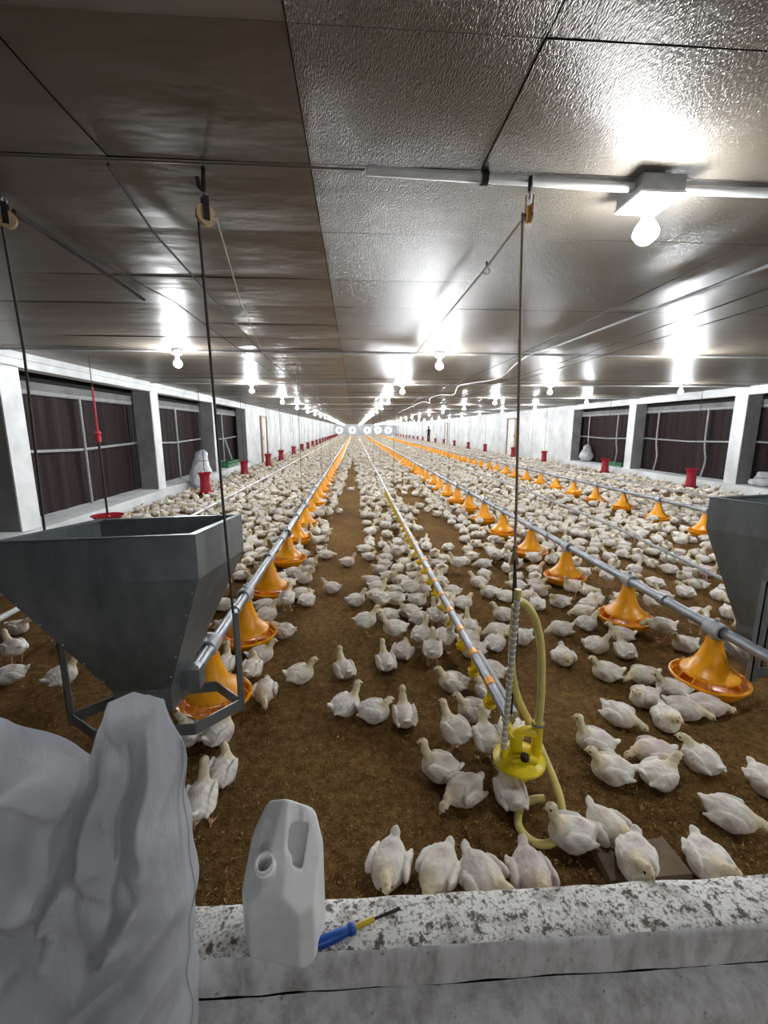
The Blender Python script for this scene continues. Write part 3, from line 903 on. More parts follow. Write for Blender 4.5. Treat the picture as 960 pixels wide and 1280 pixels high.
wv = [(2.22, 5.66, 2.42)] + [(2.30 + 0.10 * math.sin(i * 1.9), 6.3 + 1.1 * i, 2.36 + 0.05 * math.cos(i * 2.3)) for i in range(16)]
tag(MB().tube([p - Vector(wv[0]) for p in spline(wv, 6)], 0.013, 8).build('lamp_cable', 'white_pvc', None, True, 60, wv[0]), 'wavy white cable hanging below the right ceiling', 'cable')
rope([(2.0, 1.9, 2.43), (2.05, 6, 2.395), (2.0, 26, 2.395)], 0.004, 'thin dark rope left of the straight conduit on the right ceiling')
rope([(2.75, 1.9, 2.43), (2.85, 6, 2.395), (3.0, 26, 2.395)], 0.004, 'thin dark rope right of the straight conduit on the right ceiling')
rope([(3.15, 1.9, 2.43), (3.10, 6, 2.395), (3.1, 26, 2.395)], 0.004, 'thin dark rope outermost on the right ceiling')
for x, zb, words, ysr in ((-0.76, 0.41, 'left feeder pipe', (6.2, 10.1, 14)), (2.04, 0.41, 'right feeder pipe', (9.4, 13.3, 17.2)), (0.64, 0.28, 'centre drinker pipe', (7.2, 11.1, 15))):
    for i, y in enumerate(ysr):
        rope([(x, y, 2.43), (x, y, zb)], 0.003, 'thin suspension cord of the %s, %s from the front' % (words, ordinal(i)), 'rope_dark')

# ================================================================== galvanised hoppers
def hopper(name_label, rim, band, bottom, zt, zb, zbot, loc, posts, ringpts):
    t = thing('feed_hopper', name_label, 'hopper', loc)
    o = Vector(loc)
    th = 0.004
    panels = []
    cen = sum((Vector((x, y, 0)) for x, y in rim), Vector()) / 4
    def inset(p, d=th):
        v = Vector((p[0], p[1], 0)); w = (cen - v).normalized() * d * 2
        return (p[0] + w.x, p[1] + w.y)
    def wall(q0, q1, z0, z1, nm):
        for i in range(4):
            j = (i + 1) % 4
            a, b, c, d = (q0[i] + (z0,), q0[j] + (z0,), q1[j] + (z1,), q1[i] + (z1,))
            ai, bi, ci, di = (inset(q0[i]) + (z0,), inset(q0[j]) + (z0,), inset(q1[j]) + (z1,), inset(q1[i]) + (z1,))
            MB().hexa([Vector(p) - o for p in (a, b, bi, ai)], [Vector(p) - o for p in (d, c, ci, di)]).build(nm, 'galvanised', t); panels.append(COL.objects[-1])
    wall(band, rim, zb, zt, 'upper_panel')
    wall(bottom, band, zbot, zb, 'funnel_panel')
    for i in range(4):                                   # folded rim flange
        j = (i + 1) % 4
        a, b = rim[i], rim[j]
        ai, bi = inset(a, 0.016), inset(b, 0.016)
        MB().hexa([Vector(p + (zt - 0.004,)) - o for p in (a, b, bi, ai)], [Vector(p + (zt + 0.003,)) - o for p in (a, b, bi, ai)]).build('rim_flange', 'galvanised', t)
    bq = bottom
    MB().hexa([Vector(p + (zbot - 0.11,)) - o for p in bq], [Vector(p + (zbot,)) - o for p in bq]).build('outlet_boot', 'galvanised', t)
    for (x, y, z0, z1) in posts:
        MB().box(x - 0.014, x + 0.014, y - 0.003, y + 0.003, z0, z1, 0, Matrix.Translation(-o)).box(x - 0.014, x - 0.010, y - 0.003, y + 0.028, z0, z1, 0, Matrix.Translation(-o)).build('upright', 'galvanised', t)
    for a, b in zip(ringpts, ringpts[1:] + ringpts[:1]):
        a, b = Vector(a), Vector(b)
        d = (b - a).normalized(); nrm = Vector((-d.y, d.x, 0)) * 0.003
        hz = Vector((0, 0, 0.026))
        MB().hexa([p - o for p in (a - nrm - hz, b - nrm - hz, b + nrm - hz, a + nrm - hz)], [p - o for p in (a - nrm + hz, b - nrm + hz, b + nrm + hz, a + nrm + hz)]).build('frame_bar', 'galvanised', t)
    rv = MB().lathe([(0.0, 0.004), (0.004, 0.003), (0.006, 0.0)], 8, (0, 0, 0), 0, Matrix.Rotation(R(90), 3, 'X')).mesh('rivet', 'pipe_steel', True)
    for i in range(2):
        e0, e1 = Vector(band[i] + (zb,)), Vector(bottom[i] + (zbot,))
        for k in range(5):
            p = e0.lerp(e1, 0.12 + 0.19 * k)
            link('rivet', rv, panels[4], p - o + Vector((-0.012 if i else 0.012, -0.003, 0)))
    return t
rimL = [(-1.310, 1.600), (-0.613, 1.668), (-0.540, 2.070), (-1.150, 1.995)]
bandL = [(x, y) for x, y in rimL]
botL = [(-1.052, 1.775), (-0.815, 1.785), (-0.79, 1.93), (-1.03, 1.92)]
hopper('large galvanised feed hopper left, hanging above the white sack', rimL, bandL, botL, 1.10, 0.925, 0.385, (-0.92, 1.83, 0.2),
       [(-0.535, 1.85, 0.22, 0.70), (-1.27, 1.82, 0.20, 0.62)],
       [(-0.535, 1.85, 0.255), (-0.69, 1.70, 0.245), (-1.10, 1.70, 0.235), (-1.27, 1.82, 0.235), (-1.10, 1.97, 0.245), (-0.69, 1.99, 0.26)])
tL = COL.objects['feed_hopper']
MB().box(-0.85, -0.715, 1.85, 1.925, 0.335, 0.43, 0, Matrix.Translation(-tL.location)).build('auger_boot', 'galvanised', tL)
rimR = [(2.215, 2.08), (2.86, 2.12), (2.75, 2.54), (2.105, 2.43)]
botR = [(2.30, 2.18), (2.54, 2.20), (2.52, 2.34), (2.28, 2.31)]
hopper('galvanised feed hopper cut off by the right picture edge', rimR, rimR, botR, 1.10, 0.915, 0.36, (2.45, 2.3, 0.2),
       [(2.06, 1.94, 0.20, 0.75), (2.235, 2.06, 0.20, 0.95), (2.75, 2.2, 0.2, 0.6)],
       [(2.06, 1.95, 0.25), (2.25, 1.93, 0.25), (2.70, 2.10, 0.25), (2.82, 2.28, 0.25), (2.62, 2.42, 0.25), (2.20, 2.30, 0.25)])

# ================================================================== red hanging feeders along the walls
red_body = MB().lathe([(0.0, 0.06), (0.125, 0.06), (0.122, 0.12), (0.108, 0.25), (0.104, 0.38), (0.112, 0.44), (0.150, 0.50), (0.152, 0.512), (0.14, 0.515), (0.10, 0.45), (0.0, 0.44)], 22).mesh('red_hopper', 'red_plastic', True, 45)
red_dish = MB().lathe([(0.0, 0.02), (0.14, 0.02), (0.175, 0.07), (0.182, 0.075), (0.175, 0.08), (0.13, 0.035), (0.0, 0.035)], 22).mesh('red_dish', 'red_plastic', True, 45)
red_cord = MB().tube([(0, 0, 0.45), (0, 0, 2.42)], 0.006, 6).mesh('red_cord', 'rope_dark', True)
red_bail = MB().tube([(-0.1, 0, 0.46), (-0.05, 0, 0.56), (0, 0, 0.60), (0.05, 0, 0.56), (0.1, 0, 0.46)], 0.004, 6).mesh('red_bail', 'iron_dark', True)
RED_POS = []
def red_feeder(x, y, label):
    RED_POS.append((x, y))
    t = thing('hanging_feeder', label, 'feeder', (x, y, 0.02), 0, 'red hanging feeders')
    link('hopper_tube', red_body, t); link('feed_dish', red_dish, t)
    link('hang_cord', red_cord, t); link('bail_handle', red_bail, t)
yl = [10.1, 13.7, 17.5, 20.6, 24.9, 28.8, 32.5, 36.2] + [40 + 3.9 * i for i in range(13)]
for i, y in enumerate(yl):
    red_feeder(-3.4, y, 'red hanging tube feeder along the left wall, %s from the front' % ordinal(i))
yl = [10.3, 14.1, 18.9, 22.75, 27.8, 32, 36.6, 41] + [45.3 + 4.3 * i for i in range(11)]
for i, y in enumerate(yl):
    red_feeder(8.36, y, 'red hanging tube feeder along the right wall, %s from the front' % ordinal(i))
t = thing('bell_drinker', 'flat red drinker tray hanging behind the left hopper', 'drinker', (-3.4, 6.12, 0.28))
MB().lathe([(0.0, 0.0), (0.15, 0.0), (0.185, 0.045), (0.20, 0.05), (0.205, 0.058), (0.19, 0.06), (0.14, 0.018), (0.04, 0.02), (0.02, 0.06), (0.0, 0.06)], 28).build('drinker_tray', 'red_plastic', t, True, 45)
MB().tube([(0, 0, 0.05), (0, 0, 1.05)], 0.014, 10).build('hang_rod', 'iron_dark', t, True)
MB().lathe([(0.0, 1.04), (0.03, 1.05), (0.035, 1.10), (0.03, 1.14), (0.045, 1.16), (0.03, 1.19), (0.0, 1.2)], 14).build('valve', 'red_plastic', t, True, 45)
MB().tube([(0, 0, 1.2), (0, 0, 1.75)], 0.013, 8).build('red_tube', 'red_plastic', t, True)
MB().tube([(0, 0, 1.75), (0, 0, 2.14)], 0.005, 6).build('hang_cord', 'rope_dark', t, True)

# near birds placed one by one: x, y, heading, pose, label
BIRDS = [
(0.10,1.23,250,'T','white chick facing the ledge with tail raised, nearest on the litter, beside the jerry can'),
(0.29,1.19,232,'L','white chick with head bent to the litter, left of two huddled against the ledge'),
(0.38,1.14,300,'T','white chick huddled against the ledge with only its back showing, right of a pair'),
(0.57,1.14,270,'T','white chick half hidden by the ledge with upright tail, below the coiled hose'),
(0.79,1.30,172,'U','white chick with raised neck sitting inside the loop of the yellow hose'),
(0.91,1.31,295,'T','white chick with head bowed, pressed against the bird at the hose loop'),
(0.93,1.16,238,'K','white chick sitting on the brown board behind the ledge'),
(1.19,1.10,260,'K','white chick mostly hidden behind the ledge right of the brown board'),
(1.42,1.34,322,'L','white chick lying stretched with tail fanned, lower right above the ledge'),
(1.71,1.47,270,'K','white chick cut by the right picture edge above the ledge'),
(1.12,1.75,150,'U','white chick with long raised neck looking left, right of the yellow regulator'),
(1.10,1.58,160,'A','white chick with raised head looking left, second right of the yellow regulator'),
(1.35,1.67,172,'L','white chick facing left, uppermost of the pair below the right feeder pan'),
(1.28,1.54,8,'A','pinkish white chick facing right, lowest of the pair below the right feeder pan'),
(1.53,1.61,100,'K','white chick with its back turned, right of the pair below the right feeder pan'),
(1.35,1.94,300,'L','white chick with head bowed towards the viewer between hose and right feeder pan'),
(1.58,2.07,190,'K','white chick facing left with head drawn in, left of the huddle at the pan'),
(1.57,1.89,250,'K','white chick facing the ledge, front of the huddle by the nearest right pan'),
(1.74,1.97,320,'L','white chick lying in the huddle just below the nearest right feeder pan'),
(1.79,2.12,150,'A','white chick with lifted head at the back of the huddle by the pan'),
(1.93,2.07,332,'L','white chick lying flat under the rim of the nearest right feeder pan'),
(1.52,2.33,160,'A','white chick with raised head looking left, left one of the pair by the pan'),
(1.72,2.28,178,'L','white chick lying flat facing left, right one of the pair by the pan'),
(1.34,2.53,255,'T','white chick alone on bare litter, back turned, right of the yellow hose'),
(1.63,2.66,350,'K','white chick facing right beside the second right feeder pan'),
(1.78,2.57,82,'A','white chick facing away with raised head before the second right feeder pan'),
(1.90,2.80,160,'A','white chick looking left just below the second right feeder pan'),
(1.74,2.99,8,'A','pale pinkish chick facing right left of the second right feeder pan'),
(1.51,2.92,182,'L','white chick lying stretched to the left, leftmost by the second right pan'),
(2.18,2.77,155,'F','white chick standing and eating at the second right feeder pan'),
(2.25,2.63,180,'A','white chick sitting in the shade between the two nearest right pans'),
(2.55,2.53,300,'K','white chick partly hidden by the right hopper post'),
(1.94,3.33,10,'K','white chick between second and third right feeder pans, nearest the bare litter'),
(1.93,3.59,200,'S','white chick standing by the third right feeder pan'),
(1.74,3.42,170,'K','white chick with head drawn in below the third right feeder pan'),
(-0.07,2.11,28,'U','white chick with raised neck facing right, left of the trio on bare litter'),
(0.08,2.05,350,'K','round white chick with hidden head, middle of the trio on bare litter'),
(0.24,2.00,92,'U','white chick facing away with neck straight up, right of the trio'),
(-0.08,2.46,112,'U','white chick with raised neck facing away, alone left of the drinker line flock'),
(0.18,2.53,102,'U','white chick facing away with raised neck, left of a pair on bare litter'),
(0.30,2.67,62,'T','white chick with hidden head, right of a pair on bare litter'),
(0.06,3.00,18,'S','white chick standing on thin legs, facing the flock at the drinker pipe'),
(0.27,2.86,175,'S','pinkish chick standing just right of the upright standing chick'),
(-0.35,2.43,14,'A','white chick with raised head alone between the left pans and the alley'),
(-0.23,3.88,160,'A','white chick sitting alone in the alley, farther left of two'),
(-0.01,3.57,20,'A','white chick sitting alone in the alley, looking right'),
(-0.36,4.99,0,'L','white chick lying flat at the left side of the alley'),
(-0.10,4.68,15,'A','white chick resting in the middle of the alley with head lifted'),
(0.10,5.21,0,'L','white chick lying flat far up the middle of the alley'),
(0.36,1.64,158,'U','white chick with raised neck looking left, left of the yellow regulator'),
(0.43,1.52,205,'L','white chick with drooping wings and bent head, in front of the regulator'),
(0.46,1.78,120,'S','white chick standing back turned, left of the drinker pipe end'),
(0.58,1.72,92,'S','white chick standing and drinking beside the end of the centre drinker pipe'),
(0.56,2.28,165,'A','white chick looking left beside the lowest yellow drinker cup'),
(0.61,2.02,165,'A','white chick with bent neck under the lower end of the drinker pipe'),
(0.82,2.39,150,'U','white chick with raised neck right of the lower drinker pipe'),
(0.78,2.65,190,'K','white chick sitting right of the drinker pipe above the raised neck bird'),
(0.48,2.54,80,'S','white chick standing tall with back turned, left of the drinker pipe'),
(0.44,2.75,60,'S','white chick standing behind the tall one at the drinker pipe'),
(0.59,2.71,30,'S','white chick standing under the drinker pipe in the tight flock'),
(0.63,1.51,90,'K','white chick sitting beneath the yellow regulator'),
(1.17,2.81,200,'K','white chick right of the hose top, near the twin strings'),
(0.95,2.73,30,'K','white chick sitting left of the clear standpipe with head turned back'),
(1.03,2.92,182,'L','white chick sitting left of the clear standpipe, facing left'),
(1.17,3.19,150,'A','white chick behind the clear standpipe with raised head'),
(-0.68,1.93,60,'K','white chick seen from behind, beside the left hopper frame'),
(-0.81,1.99,120,'K','white chick half hidden by the white sack under the hopper frame'),
(-0.59,1.68,82,'K','white chick seen from behind, right of the white sack'),
(-0.60,1.46,95,'S','white chick standing back turned at the edge of the white sack'),
(-2.20,2.74,150,'S','white chick standing left of the hopper at the picture edge'),
(-2.09,2.54,205,'L','white chick at the left picture edge below the standing one'),
(-1.68,2.37,60,'S','white chick standing behind the left hopper post'),
(-0.53,2.27,272,'L','white chick with bent head right of the nearest left feeder pan'),
(-0.65,2.51,80,'K','white chick sitting between the two nearest left feeder pans'),
(-0.67,2.74,20,'A','white chick looking right below the second left feeder pan'),
(-0.83,2.57,90,'U','white chick with neck up right beside the left feeder pipe'),
(-0.77,3.51,10,'L','white chick lying right of the third left feeder pan'),
(0.33,4.16,0,'K',''),
(0.53,4.61,20,'K',''),
(0.25,4.37,180,'K',''),
(0.35,3.76,200,'K',''),
(0.48,3.67,20,'S',''),
(0.43,3.30,160,'A',''),
(0.25,3.23,190,'K',''),
(0.51,3.14,350,'K',''),
(0.79,4.16,350,'K',''),
(0.88,4.53,170,'A',''),
(1.08,4.36,160,'S',''),
(1.34,4.81,160,'A',''),
(1.40,4.52,180,'L',''),
(0.87,3.72,150,'A',''),
(0.90,3.45,10,'K',''),
(1.18,3.94,140,'A',''),
(1.21,3.68,160,'K',''),
(1.32,3.57,0,'L',''),
(0.82,3.01,90,'U',''),
(0.78,2.81,0,'K',''),
(0.78,3.55,0,'K',''),
(0.66,4.02,200,'K',''),
(0.52,3.55,330,'K',''),
(0.62,3.08,90,'S',''),
(0.70,3.08,200,'K',''),
(0.17,3.67,10,'K',''),
(-0.52,3.76,20,'L',''),
(-0.66,2.95,160,'K',''),
(-0.65,4.35,10,'K',''),
(-0.57,4.68,0,'A',''),
(-0.68,3.97,200,'K',''),
(0.73,2.17,120,'K',''),
(0.75,1.86,60,'K',''),
]
# ================================================================== foreground: white sack
def fold_field(x, z, folds):
    d = np.zeros_like(x)
    for (x1, z1, x2, z2, w, amp) in folds:
        ax, az = x2 - x1, z2 - z1
        u = np.clip(((x - x1) * ax + (z - z1) * az) / (ax * ax + az * az), 0, 1)
        dist = np.hypot(x - x1 - u * ax, z - z1 - u * az)
        d += amp * (0.45 * np.exp(-(dist / w) ** 2) + 0.75 * np.exp(-1.6 * dist / w)) * (0.35 + 0.65 * np.sin(np.pi * np.clip(u, 0.08, 0.92)))
    return d
SACK_FOLDS = [  # x1, z1, x2, z2, width, height of the ridge (m) on the near face
    (-0.335, 1.02, -0.345, 0.80, 0.020, 0.020), (-0.372, 1.00, -0.395, 0.74, 0.016, -0.022), (-0.415, 0.97, -0.43, 0.78, 0.020, 0.022),
    (-0.305, 1.00, -0.305, 0.72, 0.012, -0.012), (-0.45, 0.93, -0.51, 0.72, 0.018, -0.018), (-0.33, 0.77, -0.43, 0.68, 0.012, 0.012),
    (-0.32, 0.70, -0.47, 0.58, 0.013, 0.013), (-0.32, 0.66, -0.52, 0.50, 0.014, -0.013), (-0.33, 0.58, -0.50, 0.44, 0.013, 0.012), (-0.33, 0.52, -0.48, 0.38, 0.012, -0.010),
    (-0.70, 0.78, -0.57, 0.80, 0.022, 0.026), (-0.57, 0.80, -0.49, 0.75, 0.018, 0.022), (-0.49, 0.75, -0.44, 0.82, 0.014, 0.018), (-0.72, 0.71, -0.50, 0.70, 0.050, -0.030),
    (-0.66, 0.93, -0.52, 0.97, 0.020, 0.018), (-0.66, 1.05, -0.58, 0.93, 0.018, -0.020), (-0.60, 1.02, -0.48, 0.90, 0.016, 0.014), (-0.78, 1.0, -0.70, 0.86, 0.02, 0.02), (-0.62, 0.86, -0.50, 0.86, 0.06, -0.022)]
_rs = np.random.default_rng(21)
for _ in range(60):                                    # small creases
    cx_, cz_ = _rs.uniform(-0.85, -0.31), _rs.uniform(0.15, 1.02)
    an = R(_rs.normal(50, 22)) if cz_ < 0.72 else R(_rs.normal(95, 25))
    ln_ = _rs.uniform(0.04, 0.15)
    SACK_FOLDS.append((cx_, cz_, cx_ + ln_ * math.cos(an), cz_ + ln_ * math.sin(an), _rs.uniform(0.006, 0.012), _rs.choice([-1, 1]) * _rs.uniform(0.005, 0.013)))
nt, ns = 300, 220
th = np.linspace(0, 2 * np.pi, nt, endpoint=False)
s_ = np.linspace(0, 1, ns)
TH, SS = np.meshgrid(th, s_)
ct, st = np.cos(TH), np.sin(TH)
rimx = np.array([-1.0, -0.80, -0.66, -0.595, -0.50, -0.445, -0.425, -0.395, -0.355, -0.325, -0.30])
rimz = np.array([1.16, 1.13, 1.10, 1.075, 1.01, 0.965, 1.005, 1.075, 1.09, 1.075, 0.985])
XC, YC, Z0 = -0.645, 0.672, -0.2
ha_ = 0.302 + 0.043 * np.clip((SS - 0.35) / 0.45, 0, 1) - 0.05 * np.exp(-(SS / 0.05) ** 2)
hb_ = 0.172 * (1 - SS ** 3.0 * 0.93) * (1 - 0.25 * np.exp(-(SS / 0.06) ** 2))
px_ = XC + ha_ * np.sign(ct) * np.abs(ct) ** 0.75
zr = np.interp(px_, rimx, rimz)
back = np.clip(st, 0, 1)
zr = zr - 0.05 * back
pz_ = Z0 + (zr - Z0) * SS
near = np.clip(-st, 0, 1) ** 0.4
py_ = YC + hb_ * np.sign(st) * np.abs(st) ** 0.75
py_ -= near * fold_field(px_, pz_, SACK_FOLDS) * 1.25
cr = lambda a, b, k, q: np.abs(np.sin(a * px_ + b * pz_ + k * np.sin(q * px_ - 5 * pz_)))
wob = 0.007 * cr(7, 5, 1.2, 9) + 0.006 * cr(-9, 8, 1.0, 7) + 0.004 * cr(16, -19, 0.8, 12) + 0.006 * np.sin(9 * px_ + 14 * pz_) + 0.004 * np.sin(23 * pz_ - 17 * px_ + 2) + 0.0022 * np.sin(61 * px_ + 47 * pz_)
py_ -= wob * np.sign(-st) * np.abs(st) ** 0.4
px_ = px_ + 0.004 * np.sin(21 * pz_) + 0.003 * np.sin(47 * pz_ + 1)
V = np.stack([px_ - XC, py_ - YC, pz_ - Z0], -1).reshape(-1, 3)
ii = np.arange(nt * ns).reshape(ns, nt)
jj = np.roll(ii, -1, 1)
F = np.stack([ii[:-1], jj[:-1], jj[1:], ii[1:]], -1).reshape(-1, 4)
sack = thing('feed_sack', 'large crumpled white woven sack in the left foreground', 'sack', (XC, YC, Z0))
link('sack_body', np_mesh('sack_body', V, F, ['sack_film']), sack)
MB().add([tuple(V[k]) for k in range(nt)], [tuple(range(nt))]).build('sack_base', 'sack_film', sack)
hem = [Vector(V[ii[k, 0]]) for k in range(2, ns, 5)]
MB().tube(hem, 0.0022, 6).build('side_hem', 'sack_film', sack, True)

# ================================================================== jerry can
def can_sdf(p):
    x, y, z = p[:, 0], p[:, 1], p[:, 2]
    ax = np.abs(x)
    q = np.stack([ax - 0.085, np.abs(y) - 0.060, np.abs(z - 0.2) - 0.185], 1)
    d = np.linalg.norm(np.maximum(q, 0), axis=1) + np.minimum(q.max(1), 0) - 0.015
    d = smax(d, (ax + np.abs(y)) * 0.7071 - 0.102, 0.004)
    d = smax(d, -(y + 0.075) * 0.839 + (z - 0.222) * 0.544, 0.005)
    d = smax(d, -(y + 0.075) * 0.66 + (z - 0.222) * 0.50 + (ax - 0.03) * 0.56, 0.005)
    d = smax(d, (y - 0.045) * 0.857 + (z - 0.395) * 0.514, 0.012)
    d = smax(d, (ax - 0.1) * 0.905 + (z - 0.285) * 0.425, 0.010)
    d = smax(d, -cone(p, (0.046, -0.020, 0.318), (0.040, 0.024, 0.385), 0.030, 0.030), 0.004)
    d = smax(d, -cone(p, (-0.050, -0.012, 0.338), (-0.046, 0.020, 0.392), 0.020, 0.020), 0.005)
    d = smax(d, -smax(cone(p * np.array([0, 1, 1]), (0, -0.010, 0.268), (0, 0.026, 0.322), 0.015, 0.017), ax - 0.06, 0.004), 0.006)
    return d
V, F = surface_nets(can_sdf, (-0.11, -0.085, -0.01), (0.11, 0.085, 0.41), 0.0042)
can = thing('jerry_can', 'white plastic jerry can without cap standing on the ledge', 'jerry can', (-0.205, 0.985, 0.122), R(-14))
link('can_body', np_mesh('can_body', V, F, ['can_plastic']), can)
nk = Matrix.Rotation(R(14), 3, 'X')
MB().lathe([(0.024, -0.02), (0.024, 0.012), (0.0265, 0.014), (0.0265, 0.018), (0.022, 0.020), (0.022, 0.030), (0.0245, 0.032), (0.0245, 0.037), (0.020, 0.038), (0.018, 0.030), (0.018, -0.02), (0.0, -0.02)], 28, (-0.022, -0.050, 0.268), 0, nk).build('can_neck', 'can_plastic', can, True, 40)

# ================================================================== screwdriver on the ledge
sd_ = thing('screwdriver', 'screwdriver with blue handle and yellow shaft lying on the ledge', 'screwdriver', (-0.118, 0.944, 0.1375), math.atan2(0.084, 0.252))
RX = Matrix.Rotation(R(90), 3, 'Y')
MB().lathe([(0.0, 0.0), (0.010, 0.0), (0.0145, 0.004), (0.0155, 0.02), (0.0145, 0.06), (0.0125, 0.078), (0.0115, 0.086), (0.0155, 0.092), (0.0160, 0.102), (0.013, 0.108), (0.0, 0.108)], 16, (0, 0, 0), 0, RX).build('handle', 'blue_plastic', sd_, True, 40)
MB().lathe([(0.0, 0.106), (0.0075, 0.106), (0.0072, 0.165), (0.0, 0.166)], 12, (0, 0, 0), 0, RX).build('shaft_sleeve', 'screw_yellow', sd_, True, 40)
MB().tube([(0.164, 0, 0), (0.225, 0, -0.003)], 0.0040, 8).box(0.222, 0.245, -0.0045, 0.0045, -0.0045, -0.0022).build('blade', 'iron_dark', sd_, True, 40)

# ================================================================== brown block on the litter behind the ledge
bl = MB().hexa([(-0.145, -0.070, 0), (0.15, -0.068, 0), (0.145, 0.075, 0), (-0.135, 0.062, 0)], [(-0.140, -0.066, 0.032), (0.146, -0.064, 0.034), (0.140, 0.070, 0.034), (-0.130, 0.058, 0.03)])
tag(bl.build('flat_board', 'concrete', None, False, 40, (0.97, 1.205, -0.004)), 'flat grey brown board lying on the litter behind the ledge', 'board')

# ================================================================== bags and crates in the side bays
def bag(loc, size, seed, label, lean=(0, 0)):
    rr = np.random.default_rng(seed)
    fr = rr.uniform(-60, 60, (12, 3)); pp = rr.uniform(0, 6.28, 12)
    def f(p):
        q = p.copy()
        q[:, 0] -= lean[0] * p[:, 2]; q[:, 1] -= lean[1] * p[:, 2]
        h = p[:, 2] / size[2]
        wid = 1 - 0.18 * np.clip(h - 0.45, 0, 1) ** 1.0
        d = ell(q / np.stack([wid, wid, np.ones_like(wid)], 1), (0, 0, size[2] * 0.42), (size[0] / 2, size[1] / 2, size[2] * 0.46))
        d = smin(d, cone(q, (0, 0, size[2] * 0.8), (0.02, 0.03, size[2]), size[0] * 0.34, size[0] * 0.30), 0.10)
        for k in range(12):
            d = d + 0.008 * np.abs(np.sin(p @ fr[k] / 3.0 + pp[k])) - 0.005
        return smax(d, -p[:, 2], 0.01)
    V, F = surface_nets(f, (-size[0], -size[1], -0.03), (size[0], size[1], size[2] * 1.35), max(size) / 26)
    t = thing('white_sack', label, 'sack', loc, 0, 'sacks by the walls')
    link('sack_body', np_mesh('white_sack_body', V, F, ['sack_film']), t)
    a = (lean[0] * size[2] * .86, lean[1] * size[2] * .86, size[2] * .86)
    MB().tube([(a[0] + size[0] * .40 * math.cos(u), a[1] + size[0] * .40 * math.sin(u), a[2]) for u in np.linspace(0, 6.283, 17)], 0.008, 6).build('tie_string', 'rope_pale', t, True)
bag((-3.80, 11.0, 0.0), (0.50, 0.72, 0.84), 1, 'tied white sack leaning at the left wall pillar', (-0.1, 0.42))
bag((9.2, 16.9, 0.22), (0.5, 0.62, 0.52), 2, 'crumpled white sack on the sill of the far right bay')
bag((9.15, 9.15, 0.22), (0.45, 0.6, 0.24), 3, 'crumpled white sack lying on the right sill behind the right hopper')
def crate(loc, sx, sy, sz, label):
    t = thing('plastic_crate', label, 'crate', loc, 0, 'green crates')
    MB().box(-sx / 2, sx / 2, -sy / 2, sy / 2, 0, 0.012).build('crate_base', 'green_plastic', t)
    for q in (-1, 1):
        MB().box(-sx / 2, sx / 2, q * sy / 2 - 0.01, q * sy / 2 + 0.01, 0.012, sz * 0.55).box(-sx / 2, sx / 2, q * sy / 2 - 0.014, q * sy / 2 + 0.014, sz * 0.7, sz).build('crate_side', 'green_plastic', t)
        MB().box(q * sx / 2 - 0.01, q * sx / 2 + 0.01, -sy / 2, sy / 2, 0.012, sz * 0.55).box(q * sx / 2 - 0.014, q * sx / 2 + 0.014, -sy / 2, sy / 2, sz * 0.7, sz).build('crate_end', 'green_plastic', t)
        for p in (-1, 0, 1):
            MB().box(q * sx / 2 - 0.012, q * sx / 2 + 0.012, p * sy * .48 - 0.02, p * sy * .48 + 0.02, sz * 0.5, sz * 0.75).build('crate_rib', 'green_plastic', t)
crate((-4.42, 15.5, 0.22), 0.42, 1.3, 0.2, 'low green plastic crate in the last open left bay')
crate((9.25, 14.8, 0.22), 0.42, 1.0, 0.14, 'low green plastic crate in the far right bay')
tag(MB().tube([(0, 0, 0), (-0.15, -0.35, 0.9)], 0.035, 8).build('leaning_pole', 'pipe_pvc_grey', None, True, 40, (-4.5, 16.55, 0.24)), 'grey pole leaning beside the left green crate', 'pole')

# ================================================================== the person far back on the right
def skin_body(name, joints, edges, radii, mat, parent, root=0, sub=2):
    me = bpy.data.meshes.new(name)
    me.from_pydata(joints, edges, [])
    o = bpy.data.objects.new(name, me)
    COL.objects.link(o)
    m = o.modifiers.new('skin', 'SKIN'); m.use_smooth_shade = True
    for i, v in enumerate(me.skin_vertices[0].data):
        rr_ = radii[i]
        v.radius = rr_ if isinstance(rr_, tuple) else (rr_, rr_)
        v.use_root = (i == root)
    m2 = o.modifiers.new('sub', 'SUBSURF'); m2.levels = sub
    dg = bpy.context.evaluated_depsgraph_get()
    ev = bpy.data.meshes.new_from_object(o.evaluated_get(dg))
    bpy.data.objects.remove(o)
    ev.materials.clear(); 
    for mm in (mat if isinstance(mat, list) else [mat]):
        ev.materials.append(M[mm])
    ev.polygons.foreach_set('use_smooth', [True] * len(ev.polygons))
    return link(name, ev, parent)
man = thing('person', 'person in dark clothes with pale sleeves standing at the far right wall', 'person', (7.95, 47.2, 0.0), R(200))
J = [(0, 0, .95), (0, 0, 1.15), (0, 0.01, 1.38), (0, 0, 1.48), (0, -0.02, 1.56), (0, -0.02, 1.70),
     (.18, 0, 1.40), (.24, -.06, 1.14), (.17, -.30, 1.08), (.14, -.38, 1.08), (-.18, 0, 1.40), (-.24, -.06, 1.14), (-.17, -.28, 1.05), (-.14, -.36, 1.04),
     (.09, 0, .90), (.10, -.02, .50), (.10, .03, .09), (.11, -.12, .04), (-.09, 0, .90), (-.11, .02, .50), (-.11, .06, .09), (-.12, -.09, .04)]
E_ = [(0, 1), (1, 2), (2, 3), (3, 4), (4, 5), (2, 6), (6, 7), (7, 8), (8, 9), (2, 10), (10, 11), (11, 12), (12, 13), (0, 14), (14, 15), (15, 16), (16, 17), (0, 18), (18, 19), (19, 20), (20, 21)]
RR = [(.15, .11), (.15, .11), (.16, .11), .06, .085, .075, .06, .048, .038, .04, .06, .048, .038, .04, .088, .062, .045, .04, .088, .062, .045, .04]
